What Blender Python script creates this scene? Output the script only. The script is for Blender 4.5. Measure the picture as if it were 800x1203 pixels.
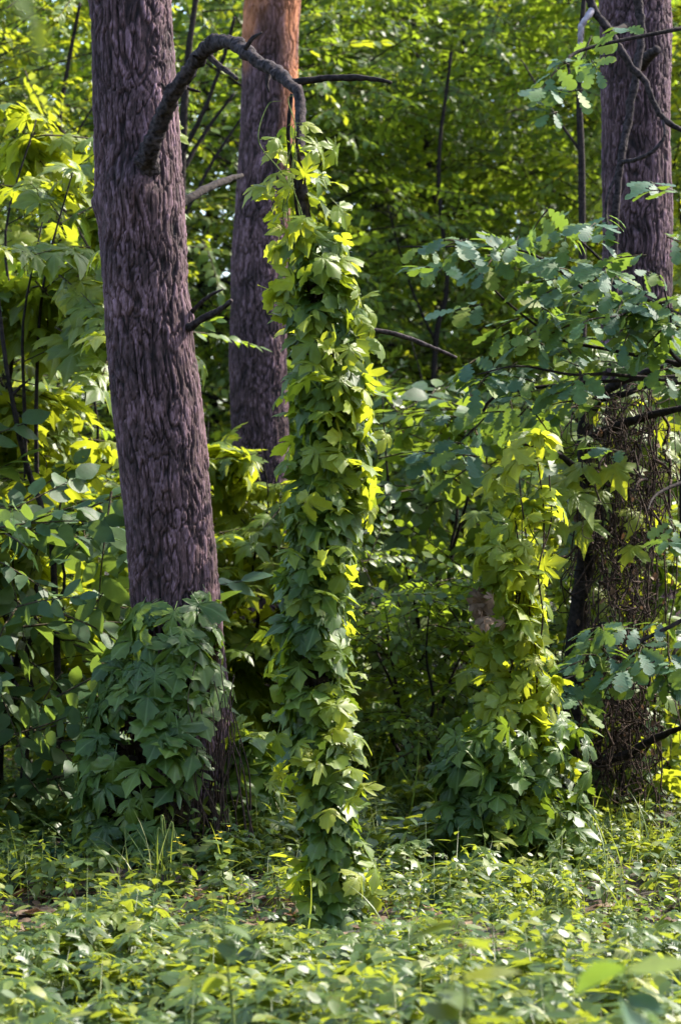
import bpy, math, random
import numpy as np

# ------------------------------------------------------------------ camera, world, sun, exposure
for o in list(bpy.data.objects):
    bpy.data.objects.remove(o, do_unlink=True)
S = bpy.context.scene
COL = S.collection
rad = math.radians

EYE = 1.5                       # camera height above the forest floor (m)
FPX, HX, HY = 2830.0, 400.0, 594.0   # focal length in photo pixels, principal point
cd = bpy.data.cameras.new('camera')
cam = bpy.data.objects.new('camera', cd)
COL.objects.link(cam)
cam.location = (0, 0, EYE)
cam.rotation_euler = (rad(90), 0, 0)
cd.sensor_fit = 'VERTICAL'
cd.sensor_height = 36.0
cd.sensor_width = 24.0
cd.lens = 36.0 / 1203.0 * FPX
cd.shift_y = -(601.5 - HY) / 1203.0
cd.clip_start = 0.05
cd.clip_end = 3000
cd.dof.use_dof = True
cd.dof.focus_distance = 9.2
cd.dof.aperture_fstop = 4.5
S.camera = cam

SUN_EL, SUN_AZ = 46.0, 60.0     # azimuth measured from +Y (view direction) towards +X
W = bpy.data.worlds.new('World')
S.world = W
W.use_nodes = True
wn = W.node_tree.nodes
wn.clear()
sky = wn.new('ShaderNodeTexSky')
sky.sky_type = 'NISHITA'
sky.sun_disc = False
sky.sun_elevation = rad(SUN_EL)
sky.sun_rotation = rad(SUN_AZ)
sky.air_density = 1.0
sky.dust_density = 1.5
bg = wn.new('ShaderNodeBackground')
bg.inputs['Strength'].default_value = 0.15
wo = wn.new('ShaderNodeOutputWorld')
W.node_tree.links.new(sky.outputs[0], bg.inputs[0])
W.node_tree.links.new(bg.outputs[0], wo.inputs[0])

sd = bpy.data.lights.new('sun', 'SUN')
sd.energy = 3.0
sd.angle = rad(0.5)
sd.color = (1.0, 0.93, 0.80)
sun = bpy.data.objects.new('sun', sd)
COL.objects.link(sun)
sun.location = (10, 12, 30)
sun.rotation_euler = (rad(90 - SUN_EL), 0, rad(180 - SUN_AZ))

S.view_settings.view_transform = 'Standard'
S.view_settings.look = 'None'
S.view_settings.exposure = 2.3
S.view_settings.gamma = 1.0
S.view_settings.use_curve_mapping = False
S.cycles.max_bounces = 10
S.cycles.diffuse_bounces = 5
S.cycles.transmission_bounces = 8
S.cycles.use_denoising = True

rng = np.random.default_rng(11)


# ------------------------------------------------------------------ helpers
def P(px, py, d):
    """a point of the place at distance d, from its position in the photograph"""
    return np.array([(px - HX) / FPX * d, d, EYE + (HY - py) / FPX * d])


def ground_z(x, y):
    x = np.asarray(x, float); y = np.asarray(y, float)
    near = np.exp(-((y - 12) / 14) ** 2)
    return near * (0.05 * np.sin(x * 1.3 + 0.4) * np.cos(y * 0.9) + 0.03 * np.sin(x * 3.1 + y * 2.3))


def norm(a):
    return a / np.maximum(np.linalg.norm(a, axis=-1, keepdims=True), 1e-9)


def frames(tip, nrm):
    """rotation matrices whose Y is the leaf's tip direction and Z its upper side"""
    y = norm(tip)
    x = norm(np.cross(y, nrm))
    z = np.cross(x, y)
    return np.stack([x, y, z], axis=-1)


def jit(n, s):
    return rng.normal(0, s, (n, 3))


class MB:
    """collects triangles; build() links them as one mesh object"""
    def __init__(self):
        self.V, self.T, self.M, self.U, self.n = [], [], [], [], 0

    def add(self, V, T, m=0, U=None):
        V = np.asarray(V, float); T = np.asarray(T, int)
        self.V.append(V); self.T.append(T + self.n)
        self.M.append(np.full(len(T), m) if np.isscalar(m) else np.asarray(m))
        self.U.append(np.zeros((len(V), 2)) if U is None else U)
        self.n += len(V)

    def scatter(self, tmpl, pos, R, sc):
        V, T, M, U = tmpl
        k = len(pos)
        if k == 0:
            return
        sc = np.broadcast_to(np.asarray(sc, float), (k,))
        W_ = np.einsum('kij,nj->kni', R, V) * sc[:, None, None] + pos[:, None, :]
        TT = (T[None] + (np.arange(k) * len(V))[:, None, None]).reshape(-1, 3)
        self.add(W_.reshape(-1, 3), TT, np.tile(M, k), np.tile(U, (k, 1)))

    def mix(self, tmpls, pos, R, sc):
        """scatter with a random one of several templates for each place"""
        sc = np.broadcast_to(np.asarray(sc, float), (len(pos),))
        w = rng.integers(0, len(tmpls), len(pos))
        for i, t in enumerate(tmpls):
            q = w == i
            self.scatter(t, pos[q], R[q], sc[q])

    def tube(self, pts, radii, sides=8, m=0, steps=6, wob=0.0, cap=True, rough=0.0):
        p, r = smooth_path(np.asarray(pts, float), np.asarray(radii, float), steps)
        if wob:
            p[1:-1] += rng.normal(0, 1, (len(p) - 2, 3)) * (wob * r[1:-1, None])
            r = r * (1 + rng.normal(0, wob * 0.5, len(r)))
        t = norm(np.gradient(p, axis=0))
        ref = np.where(np.abs(t[:, 2:3]) > 0.9, np.array([[1.0, 0, 0]]), np.array([[0, 0, 1.0]]))
        if np.abs(t[:, 2]).mean() > 0.6:
            ref = np.tile([[1.0, 0.1, 0]], (len(t), 1))
        a = norm(np.cross(t, ref)); b = np.cross(t, a)
        an = np.arange(sides) / sides * 2 * np.pi
        ring = a[:, None] * np.cos(an)[None, :, None] + b[:, None] * np.sin(an)[None, :, None]
        V = (p[:, None] + ring * r[:, None, None]).reshape(-1, 3)
        if rough:
            nv = np.repeat(ring.reshape(-1, 3), 1, axis=0); rr_ = np.repeat(r, sides)
            V = V + nv * (rr_ * rough * fbm(V * np.array([38, 38, 38.]) + 3.3, 3))[:, None]
        n = len(p)
        i, j = np.meshgrid(np.arange(n - 1), np.arange(sides), indexing='ij')
        j2 = (j + 1) % sides
        q = np.stack([i * sides + j, i * sides + j2, (i + 1) * sides + j2, (i + 1) * sides + j], -1).reshape(-1, 4)
        T = np.concatenate([q[:, [0, 1, 2]], q[:, [0, 2, 3]]])
        if cap:
            V = np.concatenate([V, p[:1], p[-1:]])
            c0, c1 = len(V) - 2, len(V) - 1
            e = np.arange(sides); e2 = (e + 1) % sides
            T = np.concatenate([T, np.stack([np.full(sides, c0), e2, e], -1),
                                np.stack([np.full(sides, c1), (n - 1) * sides + e, (n - 1) * sides + e2], -1)])
        self.add(V, T, m)

    def build(self, name, mats, parent=None, attrs=None, smooth=True):
        V = np.concatenate(self.V); T = np.concatenate(self.T); M = np.concatenate(self.M); U = np.concatenate(self.U)
        if parent is not None:
            q = parent
            while q is not None:
                V = V - np.array(q.location); q = q.parent
        me = bpy.data.meshes.new(name)
        me.vertices.add(len(V)); me.vertices.foreach_set('co', V.astype(np.float32).ravel())
        me.loops.add(len(T) * 3); me.loops.foreach_set('vertex_index', T.astype(np.int32).ravel())
        me.polygons.add(len(T))
        me.polygons.foreach_set('loop_start', (np.arange(len(T)) * 3).astype(np.int32))
        me.polygons.foreach_set('material_index', M.astype(np.int32))
        me.polygons.foreach_set('use_smooth', np.full(len(T), smooth))
        uv = me.uv_layers.new(name='UVMap')
        uv.data.foreach_set('uv', U[T.ravel()].astype(np.float32).ravel())
        for k, v in (attrs or {}).items():
            a = me.attributes.new(k, 'FLOAT', 'POINT'); a.data.foreach_set('value', v.astype(np.float32))
        me.update(calc_edges=True)
        for m in (mats if isinstance(mats, (list, tuple)) else [mats]):
            me.materials.append(m)
        o = bpy.data.objects.new(name, me)
        COL.objects.link(o)
        if parent is not None:
            o.parent = parent
        return o


def smooth_path(p, r, steps):
    if len(p) < 3 or steps <= 1:
        return p.copy(), r.copy()
    q = np.concatenate([[2 * p[0] - p[1]], p, [2 * p[-1] - p[-2]]])
    out, rr = [], []
    for i in range(len(p) - 1):
        a, b, c, d = q[i:i + 4]
        for s in range(steps):
            t = s / steps
            out.append(0.5 * (2 * b + (c - a) * t + (2 * a - 5 * b + 4 * c - d) * t * t + (3 * b - a - 3 * c + d) * t ** 3))
            rr.append(r[i] * (1 - t) + r[i + 1] * t)
    out.append(p[-1]); rr.append(r[-1])
    return np.array(out), np.array(rr)


def hsh(i, k):
    h = np.sin(i[..., 0] * 127.1 + i[..., 1] * 311.7 + i[..., 2] * 74.7 + k * 191.3) * 43758.5453
    return h - np.floor(h)


def voro(p):
    """F1, F2-F1 and a random value for the nearest cell"""
    c = np.floor(p)
    best = np.full(len(p), 9.0); sec = np.full(len(p), 9.0); idv = np.zeros(len(p))
    for dx in (-1, 0, 1):
        for dy in (-1, 0, 1):
            for dz in (-1, 0, 1):
                n = c + np.array([dx, dy, dz])
                q = n + np.stack([hsh(n, 1), hsh(n, 2), hsh(n, 3)], -1)
                d = np.linalg.norm(q - p, axis=1)
                lt = d < best
                sec = np.where(lt, best, np.minimum(sec, d))
                idv = np.where(lt, hsh(n, 4), idv)
                best = np.where(lt, d, best)
    return best, sec - best, idv


def vnoise(p):
    i = np.floor(p); f = p - i; f = f * f * (3 - 2 * f)
    v = 0
    for dx in (0, 1):
        for dy in (0, 1):
            for dz in (0, 1):
                w = (f[:, 0] if dx else 1 - f[:, 0]) * (f[:, 1] if dy else 1 - f[:, 1]) * (f[:, 2] if dz else 1 - f[:, 2])
                v = v + w * hsh(i + np.array([dx, dy, dz]), 7)
    return v * 2 - 1


def fbm(p, o=4):
    return sum(vnoise(p * 2 ** k + 13.7 * k) * 0.5 ** k for k in range(o))


def sstep(a, b, x):
    t = np.clip((x - a) / (b - a), 0, 1)
    return t * t * (3 - 2 * t)


def empty(name, label, cat, loc, group=None):
    o = bpy.data.objects.new(name, None)
    COL.objects.link(o)
    o.location = [float(v) for v in loc]
    o.empty_display_size = 0.2
    o['label'] = label; o['category'] = cat
    if group:
        o['group'] = group
    bpy.context.view_layer.update()
    return o


def kind(o, k):
    o['kind'] = k
    return o


# ------------------------------------------------------------------ materials
def mat_new(name):
    m = bpy.data.materials.new(name)
    m.use_nodes = True
    nt = m.node_tree
    nt.nodes.clear()
    return m, nt, nt.nodes, nt.links


def leaf_mat(name, cols, trans, tw=0.42, rough=0.42, spec=0.5, veins=0, patch=None):
    """leaf blade: colours vary from leaf to leaf; light passes through it yellower"""
    m, nt, N, L = mat_new(name)
    geo = N.new('ShaderNodeNewGeometry')
    ramp = N.new('ShaderNodeValToRGB')
    els = ramp.color_ramp.elements
    while len(els) < len(cols):
        els.new(0.5)
    for e, (pos, c) in zip(els, cols):
        e.position = pos; e.color = (*c, 1)
    L.new(geo.outputs['Random Per Island'], ramp.inputs[0])
    tc = N.new('ShaderNodeTexCoord')
    nz = N.new('ShaderNodeTexNoise'); nz.inputs['Scale'].default_value = 40; nz.inputs['Detail'].default_value = 3
    L.new(tc.outputs['Object'], nz.inputs['Vector'])
    mr = N.new('ShaderNodeMapRange'); mr.inputs[1].default_value = 0.3; mr.inputs[2].default_value = 0.7
    mr.inputs[3].default_value = 0.75; mr.inputs[4].default_value = 1.2
    L.new(nz.outputs[0], mr.inputs[0])
    mul = N.new('ShaderNodeMix'); mul.data_type = 'RGBA'; mul.blend_type = 'MULTIPLY'; mul.inputs[0].default_value = 1
    L.new(ramp.outputs[0], mul.inputs[6]); L.new(mr.outputs[0], mul.inputs[7])
    col = mul.outputs[2]
    bump_in = nz.outputs[0]
    if veins:
        uv = N.new('ShaderNodeUVMap')
        sx = N.new('ShaderNodeSeparateXYZ'); L.new(uv.outputs[0], sx.inputs[0])
        if veins == 1:      # palmate
            at = N.new('ShaderNodeMath'); at.operation = 'ARCTAN2'
            L.new(sx.outputs[0], at.inputs[0]); L.new(sx.outputs[1], at.inputs[1])
            k = N.new('ShaderNodeMath'); k.operation = 'MULTIPLY'; k.inputs[1].default_value = 8.2
            L.new(at.outputs[0], k.inputs[0])
        else:               # pinnate
            ab = N.new('ShaderNodeMath'); ab.operation = 'ABSOLUTE'; L.new(sx.outputs[0], ab.inputs[0])
            s1 = N.new('ShaderNodeMath'); s1.operation = 'SUBTRACT'
            L.new(sx.outputs[1], s1.inputs[0]); L.new(ab.outputs[0], s1.inputs[1])
            k = N.new('ShaderNodeMath'); k.operation = 'MULTIPLY'; k.inputs[1].default_value = 44
            L.new(s1.outputs[0], k.inputs[0])
        cs = N.new('ShaderNodeMath'); cs.operation = 'COSINE'; L.new(k.outputs[0], cs.inputs[0])
        vm = N.new('ShaderNodeMapRange'); vm.inputs[1].default_value = 0.93; vm.inputs[2].default_value = 1.0
        L.new(cs.outputs[0], vm.inputs[0])
        mv = N.new('ShaderNodeMix'); mv.data_type = 'RGBA'; mv.blend_type = 'MIX'
        f = N.new('ShaderNodeMath'); f.operation = 'MULTIPLY'; f.inputs[1].default_value = 0.35 if veins < 2 else 0.15
        L.new(vm.outputs[0], f.inputs[0]); L.new(f.outputs[0], mv.inputs[0])
        L.new(col, mv.inputs[6]); mv.inputs[7].default_value = (0.20, 0.27, 0.10, 1)
        col = mv.outputs[2]
        bump_in = cs.outputs[0]
    n5 = N.new('ShaderNodeTexNoise'); n5.inputs['Scale'].default_value = 95; n5.inputs['Detail'].default_value = 2
    L.new(tc.outputs['Object'], n5.inputs['Vector'])
    m5 = N.new('ShaderNodeMapRange'); m5.inputs[1].default_value = 0.68; m5.inputs[2].default_value = 0.73
    L.new(n5.outputs[0], m5.inputs[0])
    x5 = N.new('ShaderNodeMix'); x5.data_type = 'RGBA'; x5.inputs[7].default_value = (0.11, 0.075, 0.025, 1)
    L.new(m5.outputs[0], x5.inputs[0]); L.new(col, x5.inputs[6])
    col = x5.outputs[2]
    bp = N.new('ShaderNodeBump'); bp.inputs['Strength'].default_value = 0.25 if veins < 2 else 0.07; bp.inputs['Distance'].default_value = 0.004
    L.new(bump_in, bp.inputs['Height'])
    pr = N.new('ShaderNodeBsdfPrincipled')
    pr.inputs['Roughness'].default_value = rough
    pr.inputs['Specular IOR Level'].default_value = spec
    L.new(col, pr.inputs['Base Color']); L.new(bp.outputs[0], pr.inputs['Normal'])
    tr = N.new('ShaderNodeBsdfTranslucent')
    tm = N.new('ShaderNodeMix'); tm.data_type = 'RGBA'; tm.blend_type = 'MIX'; tm.inputs[0].default_value = 0.25
    tm.inputs[6].default_value = (*trans, 1)
    L.new(col, tm.inputs[7]); L.new(tm.outputs[2], tr.inputs['Color'])
    mx = N.new('ShaderNodeMixShader'); mx.inputs[0].default_value = tw
    L.new(pr.outputs[0], mx.inputs[1]); L.new(tr.outputs[0], mx.inputs[2])
    out = N.new('ShaderNodeOutputMaterial')
    L.new(mx.outputs[0], out.inputs[0])
    return m


def bark_mat(name, dark, mid, light, orange=None, scale=1.0):
    m, nt, N, L = mat_new(name)
    at = N.new('ShaderNodeAttribute'); at.attribute_name = 'plate'
    tc = N.new('ShaderNodeTexCoord')
    mp = N.new('ShaderNodeMapping'); mp.inputs['Scale'].default_value = (1, 1, 0.3)
    L.new(tc.outputs['Object'], mp.inputs[0])
    n1 = N.new('ShaderNodeTexNoise'); n1.inputs['Scale'].default_value = 70 * scale; n1.inputs['Detail'].default_value = 6; n1.inputs['Roughness'].default_value = 0.7
    L.new(mp.outputs[0], n1.inputs['Vector'])
    n2 = N.new('ShaderNodeTexNoise'); n2.inputs['Scale'].default_value = 5; n2.inputs['Detail'].default_value = 4
    L.new(tc.outputs['Object'], n2.inputs['Vector'])
    r1 = N.new('ShaderNodeValToRGB')
    e = r1.color_ramp.elements
    e[0].position = 0.0; e[0].color = (*dark, 1); e[1].position = 1.0; e[1].color = (*light, 1)
    k = e.new(0.45); k.color = (*mid, 1)
    ad = N.new('ShaderNodeMath'); ad.operation = 'MULTIPLY_ADD'; ad.inputs[1].default_value = 0.85
    L.new(at.outputs['Fac'], ad.inputs[0])
    m1 = N.new('ShaderNodeMapRange'); m1.inputs[1].default_value = 0.3; m1.inputs[2].default_value = 0.75
    m1.inputs[3].default_value = -0.15; m1.inputs[4].default_value = 0.36
    L.new(n1.outputs[0], m1.inputs[0]); L.new(m1.outputs[0], ad.inputs[2])
    L.new(ad.outputs[0], r1.inputs[0])
    col = r1.outputs[0]
    # large tonal drift along the stem
    m2 = N.new('ShaderNodeMapRange'); m2.inputs[1].default_value = 0.35; m2.inputs[2].default_value = 0.7
    m2.inputs[3].default_value = 0.55; m2.inputs[4].default_value = 1.4
    L.new(n2.outputs[0], m2.inputs[0])
    mu = N.new('ShaderNodeMix'); mu.data_type = 'RGBA'; mu.blend_type = 'MULTIPLY'; mu.inputs[0].default_value = 1
    L.new(col, mu.inputs[6]); L.new(m2.outputs[0], mu.inputs[7])
    col = mu.outputs[2]
    if orange:
        oa = N.new('ShaderNodeAttribute'); oa.attribute_name = 'orange'
        mo = N.new('ShaderNodeMix'); mo.data_type = 'RGBA'
        mo.inputs[7].default_value = (*orange, 1)
        oo = N.new('ShaderNodeMix'); oo.data_type = 'RGBA'; oo.blend_type = 'MULTIPLY'; oo.inputs[0].default_value = 0.6
        oo.inputs[6].default_value = (*orange, 1); L.new(m2.outputs[0], oo.inputs[7])
        L.new(oa.outputs['Fac'], mo.inputs[0]); L.new(col, mo.inputs[6]); L.new(oo.outputs[2], mo.inputs[7])
        col = mo.outputs[2]
    bp = N.new('ShaderNodeBump'); bp.inputs['Strength'].default_value = 0.6; bp.inputs['Distance'].default_value = 0.010
    L.new(n1.outputs[0], bp.inputs['Height'])
    pr = N.new('ShaderNodeBsdfPrincipled'); pr.inputs['Roughness'].default_value = 0.85
    pr.inputs['Specular IOR Level'].default_value = 0.3
    L.new(col, pr.inputs['Base Color']); L.new(bp.outputs[0], pr.inputs['Normal'])
    out = N.new('ShaderNodeOutputMaterial'); L.new(pr.outputs[0], out.inputs[0])
    return m


def wood_mat(name, a, b, scale=30):
    m, nt, N, L = mat_new(name)
    tc = N.new('ShaderNodeTexCoord')
    n1 = N.new('ShaderNodeTexNoise'); n1.inputs['Scale'].default_value = scale; n1.inputs['Detail'].default_value = 6
    L.new(tc.outputs['Object'], n1.inputs['Vector'])
    r1 = N.new('ShaderNodeValToRGB')
    e = r1.color_ramp.elements
    e[0].position = 0.35; e[0].color = (*a, 1); e[1].position = 0.7; e[1].color = (*b, 1)
    L.new(n1.outputs[0], r1.inputs[0])
    bp = N.new('ShaderNodeBump'); bp.inputs['Strength'].default_value = 0.7; bp.inputs['Distance'].default_value = 0.01
    L.new(n1.outputs[0], bp.inputs['Height'])
    pr = N.new('ShaderNodeBsdfPrincipled'); pr.inputs['Roughness'].default_value = 0.92; pr.inputs['Specular IOR Level'].default_value = 0.15
    L.new(r1.outputs[0], pr.inputs['Base Color']); L.new(bp.outputs[0], pr.inputs['Normal'])
    out = N.new('ShaderNodeOutputMaterial'); L.new(pr.outputs[0], out.inputs[0])
    return m


M_HOP = leaf_mat('hop_leaf', [(0, (0.032, 0.072, 0.012)), (0.4, (0.058, 0.112, 0.014)), (0.8, (0.10, 0.155, 0.018)), (1, (0.17, 0.20, 0.022))],
                 (0.36, 0.44, 0.02), 0.45, 0.5, 0.35, 1)
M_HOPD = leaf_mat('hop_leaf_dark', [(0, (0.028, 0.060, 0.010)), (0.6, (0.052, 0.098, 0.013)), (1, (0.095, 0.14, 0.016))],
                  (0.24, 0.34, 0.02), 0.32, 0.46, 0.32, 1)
M_YEL = leaf_mat('shrub_leaf_yellow', [(0, (0.055, 0.105, 0.014)), (0.5, (0.10, 0.155, 0.016)), (1, (0.19, 0.22, 0.022))],
                 (0.46, 0.50, 0.02), 0.5, 0.46, 0.4, 1)
M_HOPLIT = leaf_mat('hop_leaf_sunlit', [(0, (0.07, 0.125, 0.014)), (0.5, (0.13, 0.185, 0.018)), (1, (0.24, 0.26, 0.025))],
                   (0.52, 0.56, 0.025), 0.52, 0.48, 0.35, 1)  # brighter copy of the hop leaf; its colour stands in for backlit sun
M_OAK = leaf_mat('oak_leaf', [(0, (0.030, 0.076, 0.048)), (0.5, (0.050, 0.110, 0.068)), (0.78, (0.07, 0.13, 0.042)), (1, (0.16, 0.20, 0.025))],
                 (0.26, 0.38, 0.025), 0.36, 0.58, 0.22, 2)  # blue put into the base colour in place of sky sheen
M_BG = leaf_mat('understory_leaf', [(0, (0.044, 0.098, 0.018)), (0.5, (0.080, 0.140, 0.020)), (1, (0.15, 0.20, 0.03))],
                (0.34, 0.46, 0.025), 0.5, 0.46, 0.45)
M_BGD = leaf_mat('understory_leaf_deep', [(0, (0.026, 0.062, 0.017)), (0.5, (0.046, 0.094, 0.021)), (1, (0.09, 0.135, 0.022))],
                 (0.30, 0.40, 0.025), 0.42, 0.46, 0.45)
M_HERB = leaf_mat('herb_leaf', [(0, (0.026, 0.060, 0.012)), (0.5, (0.055, 0.098, 0.014)), (0.85, (0.10, 0.14, 0.018)), (1, (0.20, 0.21, 0.025))],
                  (0.38, 0.43, 0.03), 0.42, 0.45, 0.45)
M_HERBB = leaf_mat('herb_leaf_cool', [(0, (0.022, 0.058, 0.022)), (0.6, (0.042, 0.088, 0.034)), (1, (0.075, 0.125, 0.034))],
                   (0.26, 0.38, 0.04), 0.36, 0.55, 0.3)
M_GRASS = leaf_mat('grass_blade', [(0, (0.06, 0.11, 0.015)), (0.7, (0.11, 0.16, 0.02)), (1, (0.24, 0.23, 0.08))],
                   (0.34, 0.40, 0.04), 0.4, 0.45, 0.4)
M_DRYLEAF = leaf_mat('dry_leaf', [(0, (0.07, 0.045, 0.028)), (0.5, (0.12, 0.075, 0.048)), (1, (0.20, 0.135, 0.085))],
                     (0.22, 0.11, 0.05), 0.2, 0.7, 0.2)
M_GAPSHADE = leaf_mat('gap_shade_leaf', [(0, (0.014, 0.010, 0.007)), (1, (0.042, 0.028, 0.018))], (0.04, 0.025, 0.012), 0.06, 0.8, 0.1)  # near-black leaf colour that stands in for shade in the gaps
M_FLOWER = leaf_mat('flower_petal', [(0, (0.55, 0.42, 0.02)), (1, (0.7, 0.55, 0.03))], (0.6, 0.5, 0.03), 0.3, 0.6, 0.2)
M_NEEDLE = leaf_mat('pine_needle', [(0, (0.02, 0.05, 0.02)), (1, (0.05, 0.09, 0.03))], (0.08, 0.12, 0.03), 0.2, 0.5, 0.4)
M_PINE = bark_mat('pine_bark', (0.007, 0.0035, 0.0035), (0.066, 0.034, 0.036), (0.205, 0.120, 0.150), (0.46, 0.17, 0.07))
M_DEAD = wood_mat('dead_wood', (0.008, 0.006, 0.006), (0.058, 0.043, 0.043), 55)
M_DARKW = wood_mat('dark_wood', (0.008, 0.006, 0.006), (0.034, 0.025, 0.022), 50)
M_PALEW = wood_mat('pale_weathered_wood', (0.14, 0.11, 0.12), (0.36, 0.31, 0.34), 40)
M_TWIG = wood_mat('twig', (0.03, 0.025, 0.015), (0.08, 0.06, 0.035), 60)
M_VINE = wood_mat('dry_vine', (0.014, 0.009, 0.007), (0.065, 0.040, 0.028), 50)
M_STEM = wood_mat('green_stem', (0.06, 0.09, 0.02), (0.14, 0.17, 0.05), 50)


# ------------------------------------------------------------------ leaf templates (length 1, tip +Y, upper side +Z)
def star_leaf(half, curl, fold, wave, seed, petiole=0.45, c=(0, 0.24)):
    r = np.random.default_rng(seed)
    right = np.array(half, float) * [1.12, 1]
    left = right[1:-1][::-1] * [-1, 1]
    o = np.concatenate([right, left])
    o[1:] += r.normal(0, 0.018, (len(o) - 1, 2))
    c = np.array(c)
    inner = c + (o - c) * 0.5
    v2 = np.concatenate([[c], inner, o])
    n = len(o)
    i = np.arange(n); j = (i + 1) % n
    T = np.concatenate([np.stack([np.zeros(n, int), 1 + i, 1 + j], -1),
                        np.stack([1 + i, 1 + n + i, 1 + n + j], -1), np.stack([1 + i, 1 + n + j, 1 + j], -1)])
    rr = np.linalg.norm(v2 - c, axis=1)
    an = np.arctan2(v2[:, 0], v2[:, 1] - c[1])
    z = -curl * rr ** 2 * 1.6 + fold * np.abs(v2[:, 0]) - 0.10 * curl * np.maximum(v2[:, 1], 0) ** 2 + wave * rr * np.sin(3 * an + r.uniform(0, 6))
    V = np.column_stack([v2, z]); U = v2.copy()
    if petiole:
        b = len(V); w = 0.014
        zp = V[1 + n][2]
        V = np.concatenate([V, [[-w, 0.02, zp], [w, 0.02, zp], [w * .8, -petiole, zp - 0.18], [-w * .8, -petiole, zp - 0.18]]])
        U = np.concatenate([U, np.tile([[0.0, 0.5]], (4, 1))])
        T = np.concatenate([T, [[b, b + 2, b + 1], [b, b + 3, b + 2]]])
    return V, T, np.zeros(len(T), int), U


def rib_leaf(half, curl, fold, seed, petiole=0.12):
    """leaf built as two halves hinged on its midrib"""
    r = np.random.default_rng(seed)
    h = np.array(half, float)
    n = len(h)
    mid = np.column_stack([np.zeros(n), h[:, 1]])
    R_ = h + r.normal(0, 0.01, h.shape) * [[1, 1]]; R_[0] = h[0]; R_[-1] = h[-1]
    Lf = h * [-1, 1] + r.normal(0, 0.01, h.shape); Lf[0] = h[0]; Lf[-1] = h[-1]
    v2 = np.concatenate([mid, R_, Lf])
    T = []
    for i in range(n - 1):
        for off, fl in ((n, 0), (2 * n, 1)):
            a, b, c, d = i, off + i, off + i + 1, i + 1
            t = [[a, b, c], [a, c, d]]
            T += [x[::-1] for x in t] if fl else t
    z = fold * np.abs(v2[:, 0]) - curl * v2[:, 1] ** 2 - 0.5 * curl * v2[:, 0] ** 2
    V = np.column_stack([v2, z]); U = v2.copy()
    T = np.array(T)
    if petiole:
        b = len(V); w = 0.012
        V = np.concatenate([V, [[-w, 0.01, 0], [w, 0.01, 0], [w, -petiole, 0.02], [-w, -petiole, 0.02]]])
        U = np.concatenate([U, np.tile([[0.0, 0.5]], (4, 1))])
        T = np.concatenate([T, [[b, b + 2, b + 1], [b, b + 3, b + 2]]])
    return V, T, np.zeros(len(T), int), U


HOP3 = [(0, 0.06), (0.08, -0.07), (0.20, -0.13), (0.30, -0.09), (0.36, -0.02), (0.46, -0.02), (0.52, 0.10), (0.63, 0.16), (0.62, 0.28), (0.70, 0.40), (0.56, 0.42),
        (0.46, 0.50), (0.34, 0.42), (0.17, 0.32), (0.20, 0.46), (0.30, 0.54), (0.29, 0.64), (0.36, 0.74), (0.25, 0.80), (0.22, 0.92), (0.10, 0.96), (0, 1.10)]
HOP5 = [(0, 0.06), (0.08, -0.08), (0.24, -0.26), (0.36, -0.26), (0.34, -0.12), (0.24, 0.00), (0.44, -0.02), (0.60, 0.00), (0.64, 0.12), (0.74, 0.20), (0.58, 0.26), (0.46, 0.30),
        (0.20, 0.22), (0.38, 0.42), (0.46, 0.50), (0.56, 0.70), (0.42, 0.66), (0.30, 0.60), (0.13, 0.42), (0.20, 0.60), (0.30, 0.74), (0.19, 0.82), (0.14, 0.94), (0, 1.12)]
HEART = [(0, 0.05), (0.10, -0.06), (0.26, -0.06), (0.38, 0.06), (0.40, 0.2), (0.42, 0.34), (0.36, 0.42), (0.36, 0.56), (0.27, 0.64), (0.22, 0.78), (0.11, 0.86), (0, 1.0)]
MAPLE = [(0, 0.04), (0.10, -0.05), (0.34, -0.14), (0.36, -0.02), (0.30, 0.08), (0.52, 0.16), (0.72, 0.30), (0.58, 0.36), (0.60, 0.50), (0.42, 0.46),
         (0.26, 0.42), (0.24, 0.60), (0.34, 0.74), (0.20, 0.78), (0.12, 0.88), (0, 1.10)]
OAK = [(0, 0), (0.05, 0.02), (0.13, 0.12), (0.16, 0.19), (0.08, 0.25), (0.19, 0.32), (0.25, 0.42), (0.13, 0.47), (0.26, 0.55), (0.31, 0.67),
       (0.18, 0.72), (0.26, 0.81), (0.18, 0.94), (0, 1.0)]
OVATE = [(0, 0), (0.20, 0.16), (0.29, 0.40), (0.20, 0.72), (0, 1.0)]
LANCE = [(0, 0), (0.10, 0.16), (0.16, 0.40), (0.11, 0.72), (0, 1.0)]

T_HOP = [star_leaf(HOP3, 0.28, 0.05, 0.08, 1), star_leaf(HOP3, 0.18, 0.12, 0.12, 2), star_leaf(HOP5, 0.34, 0.06, 0.10, 3),
         star_leaf(HOP3, 0.42, -0.05, 0.12, 4), star_leaf(HOP5, 0.25, -0.1, 0.16, 5)]
T_HEART = [star_leaf(HEART, 0.4, 0.15, 0.10, 17)]
T_MAPLE = [star_leaf(MAPLE, 0.35, 0.05, 0.12, 6), star_leaf(MAPLE, 0.5, 0.12, 0.10, 7), star_leaf(HOP5, 0.3, 0.1, 0.14, 8)]
T_OAK = [rib_leaf(OAK, 0.25, 0.15, 9), rib_leaf(OAK, 0.05, 0.05, 10), rib_leaf(OAK, 0.40, 0.25, 11)]
T_OV = [rib_leaf(OVATE, 0.2, 0.15, 12), rib_leaf(OVATE, 0.4, 0.25, 13), rib_leaf(OVATE, 0.05, 0.05, 14)]
T_LAN = [rib_leaf(LANCE, 0.3, 0.2, 15), rib_leaf(LANCE, 0.1, 0.1, 16)]


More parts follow.
